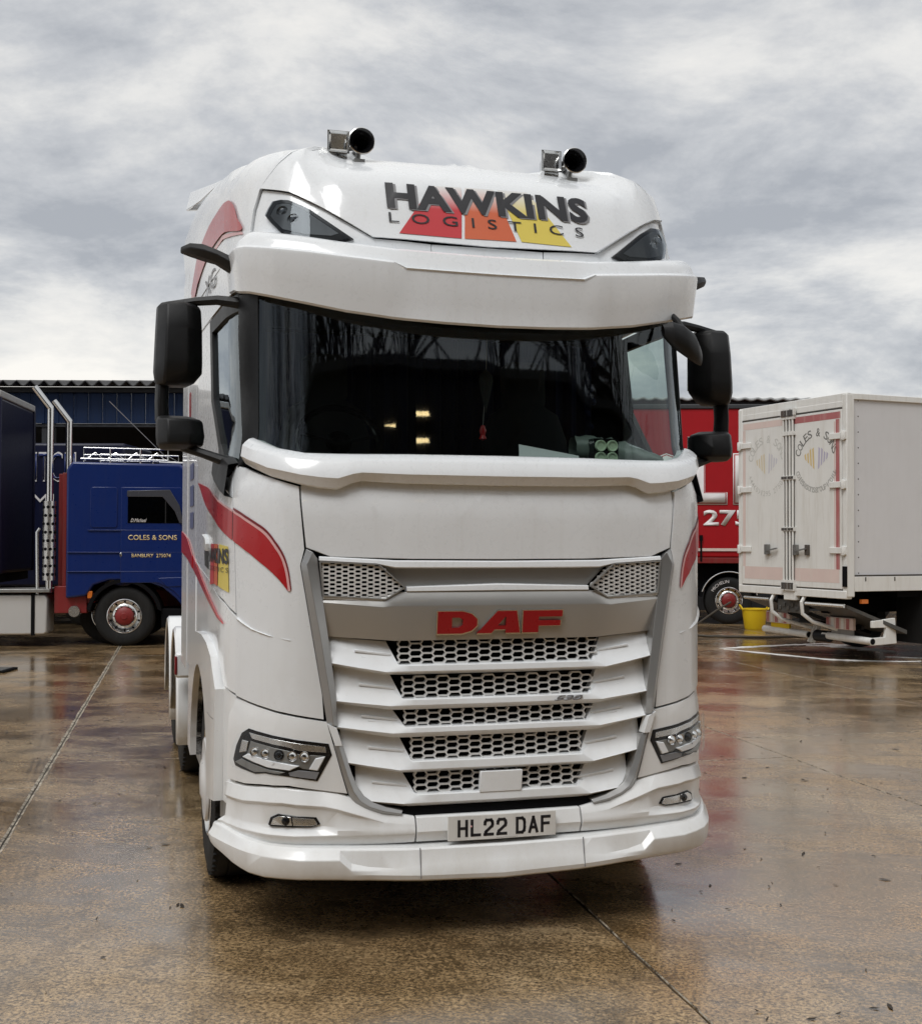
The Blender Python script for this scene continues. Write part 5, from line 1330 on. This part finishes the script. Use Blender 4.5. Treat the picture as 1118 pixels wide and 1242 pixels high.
for k, (xa, xb) in enumerate(((-2.49,-1.285),(-1.265,-.09))):
    m = MB(); m.box(xa, xb, -.042, .02, z0+.012, z1-.228); d = m.build('rear_door', BW, BX, bevel=.006)
    ff = lambda u, v, w_: Vector((u, -.0435-w_, v))
    def rect(x0_, x1_, za, zb, mat, nm='reflective_tape'):
        m = MB(); m.add([ff(x0_,za,0), ff(x1_,za,0), ff(x1_,zb,0), ff(x0_,zb,0)], [(0,1,2,3)]); m.build(nm, mat, d, smooth=False)
    rect(xa+.03, xb-.03, z1-.36, z1-.26, M['palered'] if k == 0 else M['fadedred'])
    if k == 0: rect(xa+.02, xa+.09, z0+.30, z1-.37, M['palered'])
    else: rect(xb-.13, xb-.05, z0+.30, z1-.37, M['fadedred'])
    if k == 1: rect(xb-.17, xb-.14, z0+.30, z1-.40, M['palered'])
    rect(xa+.06, xb-.06, z0+.10, z0+.30, M['palered'])
    cx = (xa+xb)/2+(.02 if k else .04); cz = 2.98 if k == 0 else 3.0
    mt = (faint, ink2)[k]
    arc_text('COLES & SONS', cx, cz, .44, 160, 20, .125, .092, ff, mt, d, 'arched_name')
    arc_text(('+44(0)1295 275074', 'coles@sonsgroup.co.uk')[k], cx, cz+.04, .47, 205, 335, .085, .055, ff, faint if k == 0 else faded, d, 'arched_line', True)
    for sgn, mt2 in ((-1, (fl, fo)[k]), (1, (fv, fp)[k])):
        for j in range(4):
            m = MB(); x0_ = cx+sgn*(.04+.060*j); za = cz-.12+.045*j; zt_ = cz+.22-.035*j+.02*(j % 2)
            m.add([ff(x0_, za, .0002), ff(x0_+sgn*.034, za+.03, .0002), ff(x0_+sgn*.050, zt_-.03, .0002), ff(x0_+sgn*.016, zt_, .0002)], [(0,1,2,3) if sgn > 0 else (3,2,1,0)]); m.build('flag_stripe', mt2, d, smooth=False)
    for xx in ((xb-.10, xb-.03) if k == 0 else (xa+.03, xa+.10)):
        m = MB(); m.tube([(xx,-.075,z0-.02),(xx,-.075,z1-.16)], .017, 8)
        for zz_ in (z0+.08, z0+.9, z0+1.7, z1-.5, z1-.25): m.box(xx-.035, xx+.035, -.095, -.042, zz_-.03, zz_+.03)
        for zz_ in (z0-.0, z1-.17): m.box(xx-.05, xx+.05, -.10, -.05, zz_-.05, zz_+.05)
        lr = m.build('lock_rod', BW, d)
        m = MB()
        for zz_ in (z0+.02, z1-.19): m.box(xx-.030, xx+.030, -.105, -.05, zz_-.05, zz_+.05)
        for zz_ in (z0+.9, z0+1.7): m.box(xx-.03, xx+.03, -.10, -.05, zz_-.02, zz_+.02)
        m.box(xx-.006, xx+.006, -.060, -.045, z0, z1-.2)
        m.build('rod_bracket', M['rust'], lr)
    xh = xb-.40 if k == 0 else xa+.28
    m = MB(); m.bar((xh-.12,-.09,z0+.56),(xh+.14,-.09,z0+.60),.035,.02); m.box(xh-.16, xh-.08, -.10,-.045, z0+.50, z0+.66); m.build('door_latch', M['steel'], d)
    m = MB(); m.box(xh-.19+(.28 if k else 0), xh-.10+(.28 if k else 0), -.075,-.045, z0+.50, z0+.66); m.build('latch_plate', M['rust'], d, bevel=.004)
    for zz_ in (z0+.58, z0+1.55, z1-.62):
        m = MB(); e = -2.545 if k == 0 else -.045
        m.box(min(e, e+(.30 if k == 0 else -.30)), max(e, e+(.30 if k == 0 else -.30)), -.07, -.043, zz_-.045, zz_+.045); m.lathe([(.03,-.07),(.034,-.06),(.034,.06),(.03,.07)], (e,-.06,zz_), (0,0,1), 10); m.box(e-.05,e+.05,-.07,-.02,zz_-.06,zz_+.06); m.build('door_hinge', BW, d, bevel=.006)
m = MB(); m.box(-.07,.015,-.06,-.04,z0+.05,z0+.35); m.build('hinge_stop', M['void'], BX)
# tail lift: two arms, folded platform in two leaves, tubes, lamps
lf = simple('dark_lift_steel', (.085, .083, .078), .5, .3, grime=.5, grime_col=(.16, .13, .10))
m = MB()
for xx in (-1.72, -.98):
    m = MB(); m.tube([(xx,.02,z0-.10),(xx,-.06,z0-.22),(xx,-.04,z0-.40),(xx+.06,.10,z0-.52),(xx+.30,.50,z0-.66)], .030, 8); m.build('lift_arm', BW, BX)
m = MB(); m.add([(-2.42,.0,z0-.20),(-1.78,.0,z0-.20),(-1.60,.85,z0-.52),(-2.25,.85,z0-.52),(-2.42,.0,z0-.24),(-1.78,.0,z0-.24),(-1.60,.85,z0-.56),(-2.25,.85,z0-.56)], [(0,1,2,3),(7,6,5,4),(0,4,5,1),(1,5,6,2),(2,6,7,3),(3,7,4,0)]); m.build('lift_platform', lf, BX)
m = MB(); m.add([(-.90,.0,z0-.22),(-.10,.05,z0-.22),(.10,1.0,z0-.60),(-.62,.95,z0-.60),(-.90,.0,z0-.27),(-.10,.05,z0-.27),(.10,1.0,z0-.66),(-.62,.95,z0-.66)], [(0,1,2,3),(7,6,5,4),(0,4,5,1),(1,5,6,2),(2,6,7,3),(3,7,4,0)]); m.build('lift_platform', lf, BX)
m = MB(); m.tube([(-.92,-.03,z0-.235),(-.12,.02,z0-.235)], .03, 8); m.tube([(-2.45,-.03,z0-.21),(-1.8,-.03,z0-.21)], .025, 8); m.build('platform_edge', M['alloy'], BX)
m = MB(); m.box(-1.66,-1.02,.02,.12,z0-.40,z0-.20)
for i in range(6): m.box(-1.62+.10*i,-1.56+.10*i,.0,.03,z0-.36+.05*(i % 2),z0-.30+.05*(i % 2))
m.build('lift_motor_plate', lf, BX, bevel=.006)
m = MB(); m.bar((-1.5,.1,z0-.40),(-.9,.9,z0-.78),.09,.06); m.bar((-1.2,.1,z0-.36),(-.6,.95,z0-.74),.07,.05); m.bar((-1.7,.5,z0-.55),(-.5,.7,z0-.6),.06); m.tube([(-1.25,.45,z0-.76),(-.95,.45,z0-.76)], .09, 14); m.build('lift_cylinder', M['black'], BX)
for xa, xb in ((-2.52,-1.40),(-1.05,.02)):
    m = MB(); m.tube([(xa,.42,z0-.74),(xb,.42,z0-.76)], .055, 16); tb = m.build('underrun_bar', BW, BX)
    m = MB(); m.lathe([(.001,0),(.043,.001),(.045,.004)], (xb+.001,.42,z0-.76), (1,0,0), 14); m.build('bar_end', M['void'], tb)
    m = MB(); m.box(xa+.12, xa+.72, .36, .42, z0-.62, z0-.44); tl = m.build('tail_lamp', M['palered'], BX, bevel=.01)
    for q_ in range(5):
        m = MB(); m.box(xa+.14+.11*q_, xa+.20+.11*q_, .352, .36, z0-.61, z0-.45); m.build('lamp_cell', M['fadedred'] if q_ % 2 == 0 else M['boxwhite'], tl)
    m = MB(); m.box(xa+.20, xa+.66, .40, .44, z0-.71, z0-.62); m.build('bracket', M['yellow'] if xa < -2 else M['steel'], BX)
m = MB()
for xx in (-1.42,-1.34): m.bar((xx,.44,z0-.88),(xx+.05,.55,z0-.58),.06)
m.build('bar_stay', BW, BX)
m = MB(); m.prism([(.42,z0-.46),(.85,z0-.42),(.88,z0-.80),(.40,z0-.82),(.40,z0-.71),(.66,z0-.70),(.68,z0-.56),(.42,z0-.56)], lambda u, v, w_: Vector((.02-w_, u, v)), .05); m.build('side_guard', BW, BX, fix=True, bevel=.006)
m = MB(); m.box(-1.9,-1.75,.2,6.5,.70,z0-.05); m.box(-.85,-.70,.2,6.5,.70,z0-.05); m.box(-2.5,-.1,1.0,6.8,z0-.12,z0); m.build('chassis', M['void'], BX)
m = MB(); m.box(-.06,-.01,.25,.37,z0-.20,z0-.14); m.build('side_marker', M['amber'], BX)
for yy in (2.2,):
    for xx, ax in ((-.12,-1),(-2.45,1)):
        lorry_wheel('wheel', BX, (xx,yy,.5), (ax,0,0), hub=M['void'])
m = MB(); m.box(-.60,-.06,1.45,1.50,.25,1.0); m.build('mud_flap', M['rubber'], BX)
m = MB(); m.box(-.6,-.05,3.4,5.0,.55,.95); m.build('side_locker', M['bluedark'], BX, bevel=.02)

# =================================================================== loose things on the yard
def gp(u_, v_):   # where a spot of the yard is, kept as numbers
    return Vector((u_, v_, 0))
TB = empty('yellow_tub', (5.92, 24.6, 0), 0, 'round yellow plastic tub with two handles beside the red lorry wheel', 'tub')
m = MB(); m.lathe([(.001,.012),(.17,.010),(.185,.0),(.20,.03),(.25,.40),(.262,.405),(.262,.42),(.248,.42),(.19,.03),(.001,.025)], (0,0,0), (0,0,1), 28); m.build('bowl', M['yellow'], TB)
for sg in (-1, 1):
    m = MB(); m.tube([(sg*.25,-.09,.40),(sg*.29,-.06,.47),(sg*.30,0,.49),(sg*.29,.06,.47),(sg*.25,.09,.40)], .016, 8); m.build('handle', M['yellow'], TB)
hp = [(4.05,20.2,.02),(4.5,20.9,.02),(4.9,22.4,.02),(5.3,23.6,.02),(5.75,24.1,.03),(6.0,24.3,.04)]
m = MB(); m.tube([(4.1,24.0,.02),(4.7,24.6,.06),(5.2,24.9,.35),(5.55,25.1,.52)], .022, 8)
m.tube([(3.7,23.6,.022),(4.6,22.6,.022),(5.6,22.4,.022),(6.6,22.7,.022),(7.4,22.2,.022),(8.2,22.6,.022)], .022, 8)
tag(m.build('hose', M['hose']), 'dark wash hose lying across the wet yard in front of the yellow tub', 'hose')
# soap foam on the wet concrete: ragged patches
def foam(path, w0, seed):
    m = MB()
    rnd = random.Random(seed); N = len(path)
    def P(u):
        k = u*(N-1); i = min(N-2, int(k)); f = k-i; a = Vector((*path[i], 0)); b = Vector((*path[i+1], 0)); return a.lerp(b, f), (b-a).normalized()
    top = []; 
    for i in range(90):
        u = i/89; p, d = P(u); nrm = Vector((-d.y, d.x, 0)); wv = w0*(.35+.9*abs(noise.noise(Vector((u*9, seed, 0)))))*(min(1, u*8)*min(1, (1-u)*8)+.1)
        of = .35*w0*noise.noise(Vector((u*6, seed+5, 0)))
        h = .006+.010*abs(noise.noise(Vector((u*30, seed, 2))))
        top.append([p+nrm*(of-wv)+Vector((0,0,.002)), p+nrm*(of-.4*wv)+Vector((0,0,h)), p+nrm*(of+.4*wv)+Vector((0,0,h)), p+nrm*(of+wv)+Vector((0,0,.002))])
    m.grid(top)
    return m
allf = MB()
for path, w0, sd in (([(4.3,20.3),(5.4,20.9),(6.3,21.3),(7.3,20.7)], .16, 1), ([(4.35,20.2),(5.0,19.3),(5.6,18.5),(6.3,18.25),(6.9,18.3)], .13, 2), ([(6.2,20.9),(6.8,20.3),(7.0,19.6)], .32, 3), ([(5.9,20.9),(6.6,20.9)], .12, 5), ([(6.6,19.0),(7.4,18.6)], .07, 6)):
    f_ = foam(path, w0, sd); allf.add(f_.v, f_.f)
o = allf.build('soap_foam', M['foam'], angle=80, fix=True); tag(o, 'white soap suds trailing over the wet yard by the box lorry', 'foam', kind='stuff')
# litter: dead leaves, chips of gravel
m = MB()
rl = random.Random(4)
for k in range(420):
    if k < 200: x, y = rl.uniform(.9, 5.5), rl.uniform(4.2, 13)
    else: x, y = rl.uniform(-4.5, -1.0), rl.uniform(4.2, 14)
    a = rl.uniform(0, 6.28); s = rl.uniform(.008, .022)*(1.0 if rl.random() > .12 else 2.0)
    c, sn = math.cos(a), math.sin(a); e = rl.uniform(.35, .8)
    pts = [(-s,0,.002),(-.3*s,s*e*.5,.006),(.5*s,s*e*.45,.004),(s,0,.012*rl.random()+.003),(.4*s,-s*e*.5,.005),(-.4*s,-s*e*.4,.003)]
    m.add([(x+px*c-py*sn, y+px*sn+py*c, pz) for px, py, pz in pts], [(0,5,4,3,2,1)])
tag(m.build('leaf_litter', M['leaf'], smooth=False), 'scattered dead leaves and dark chips on the wet concrete', 'litter', kind='stuff')
m = MB(); m.box(-.35,.35,-.25,.25,.0,.03); dc = m.build('drain_cover', M['void'], bevel=.008); dc.location = (-6.45, 16.6, 0)
tag(dc, 'flat dark drain cover on the yard in front of the blue trailer', 'drain cover')
m = MB()
for i in range(6): m.box(-.3,.3,-.2+.07*i,-.175+.07*i,.03,.038)
m.build('drain_bar', M['steel'], dc)

# =================================================================== behind the camera: what the glass and paint mirror
WS = empty('workshop_shed', tuple(TW(0, -14, 0)), .2728, 'long dark workshop shed with lit lamps facing the white truck', 'shed')
m = MB(); m.box(-19,14.5,-3,0,0,9.1); m.build('wall', M['brick'], WS, smooth=False)
m = MB(); m.box(-19.3,14.8,-3.2,.3,9.1,9.3); m.build('roof', M['cement'], WS, smooth=False)
for xx, zz_ in ((2.6,8.3),(-.6,8.05),(-4.3,8.1)):
    m = MB(); m.box(xx-.22, xx+.22, .02, .18, zz_-.12, zz_+.12); hl = m.build('flood_lamp', M['black'], WS, bevel=.01)
    m = MB(); m.box(xx-.15, xx+.15, .18, .19, zz_-.04, zz_+.04); m.build('lamp_face', M['lamp'], hl, smooth=False)
def tree(x, y, h, seed, label):
    rt = empty('bare_tree', (x, y, 0), 0, label, 'tree', 'bare trees behind the workshop')
    rn = random.Random(seed); trunk = MB(); crown = MB()
    def grow(p, d, ln, r, lvl, mbx):
        pts = [p]; rs = [r]; n = 4 if lvl < 3 else 3
        for i in range(n):
            d = (d + Vector((rn.uniform(-.22,.22), rn.uniform(-.22,.22), rn.uniform(-.02,.16)))).normalized(); p = p + d*ln/n; pts.append(p); rs.append(r*(1-.5*(i+1)/n))
        mbx.tube(pts, rs, 6 if lvl < 2 else 4, cap=False)
        if lvl >= 4: return
        for k in range(4):
            t = rn.choice(pts[1:]) if k else pts[-1]
            a = rn.uniform(0, 6.28); sp = rn.uniform(.45, .95)
            nd = (d + Vector((math.cos(a)*sp, math.sin(a)*sp, rn.uniform(0,.3)))).normalized()
            grow(t, nd, ln*rn.uniform(.62,.80), max(.016, r*.56), lvl+1, crown)
    grow(Vector((0,0,0)), Vector((0,0,1)), h*.40, h*.019, 0, trunk)
    trunk.build('trunk', M['bark'], rt, angle=80); crown.build('crown', M['bark'], rt, angle=80)
TREES = [(-27,-6,15),(-24,-11,16),(-22,-16,17),(-18,-18.5,16),(-14.5,-20,17),(-11,-18.5,16),(-7.5,-20.5,18),(-4.5,-18.5,16),(-1,-20,17),(2.5,-18.5,17),(6,-20.5,18),(9.5,-18.5,16),(13,-20,18),(17,-18,18),(21,-19.5,19),(-25,-1,14)]
ORD = 'first second third fourth fifth sixth seventh eighth ninth tenth eleventh twelfth thirteenth fourteenth fifteenth sixteenth'.split()
RANK = {t: k for k, t in enumerate(sorted(TREES))}
for i, (x, y, h) in enumerate(TREES):
    p_ = TW(x, y, 0)
    k_ = ORD[RANK[(x, y, h)]]
    tree(p_.x, p_.y, h, 30+i, 'leafless tree mirrored in the windscreen, %s from the far end of its row' % k_)
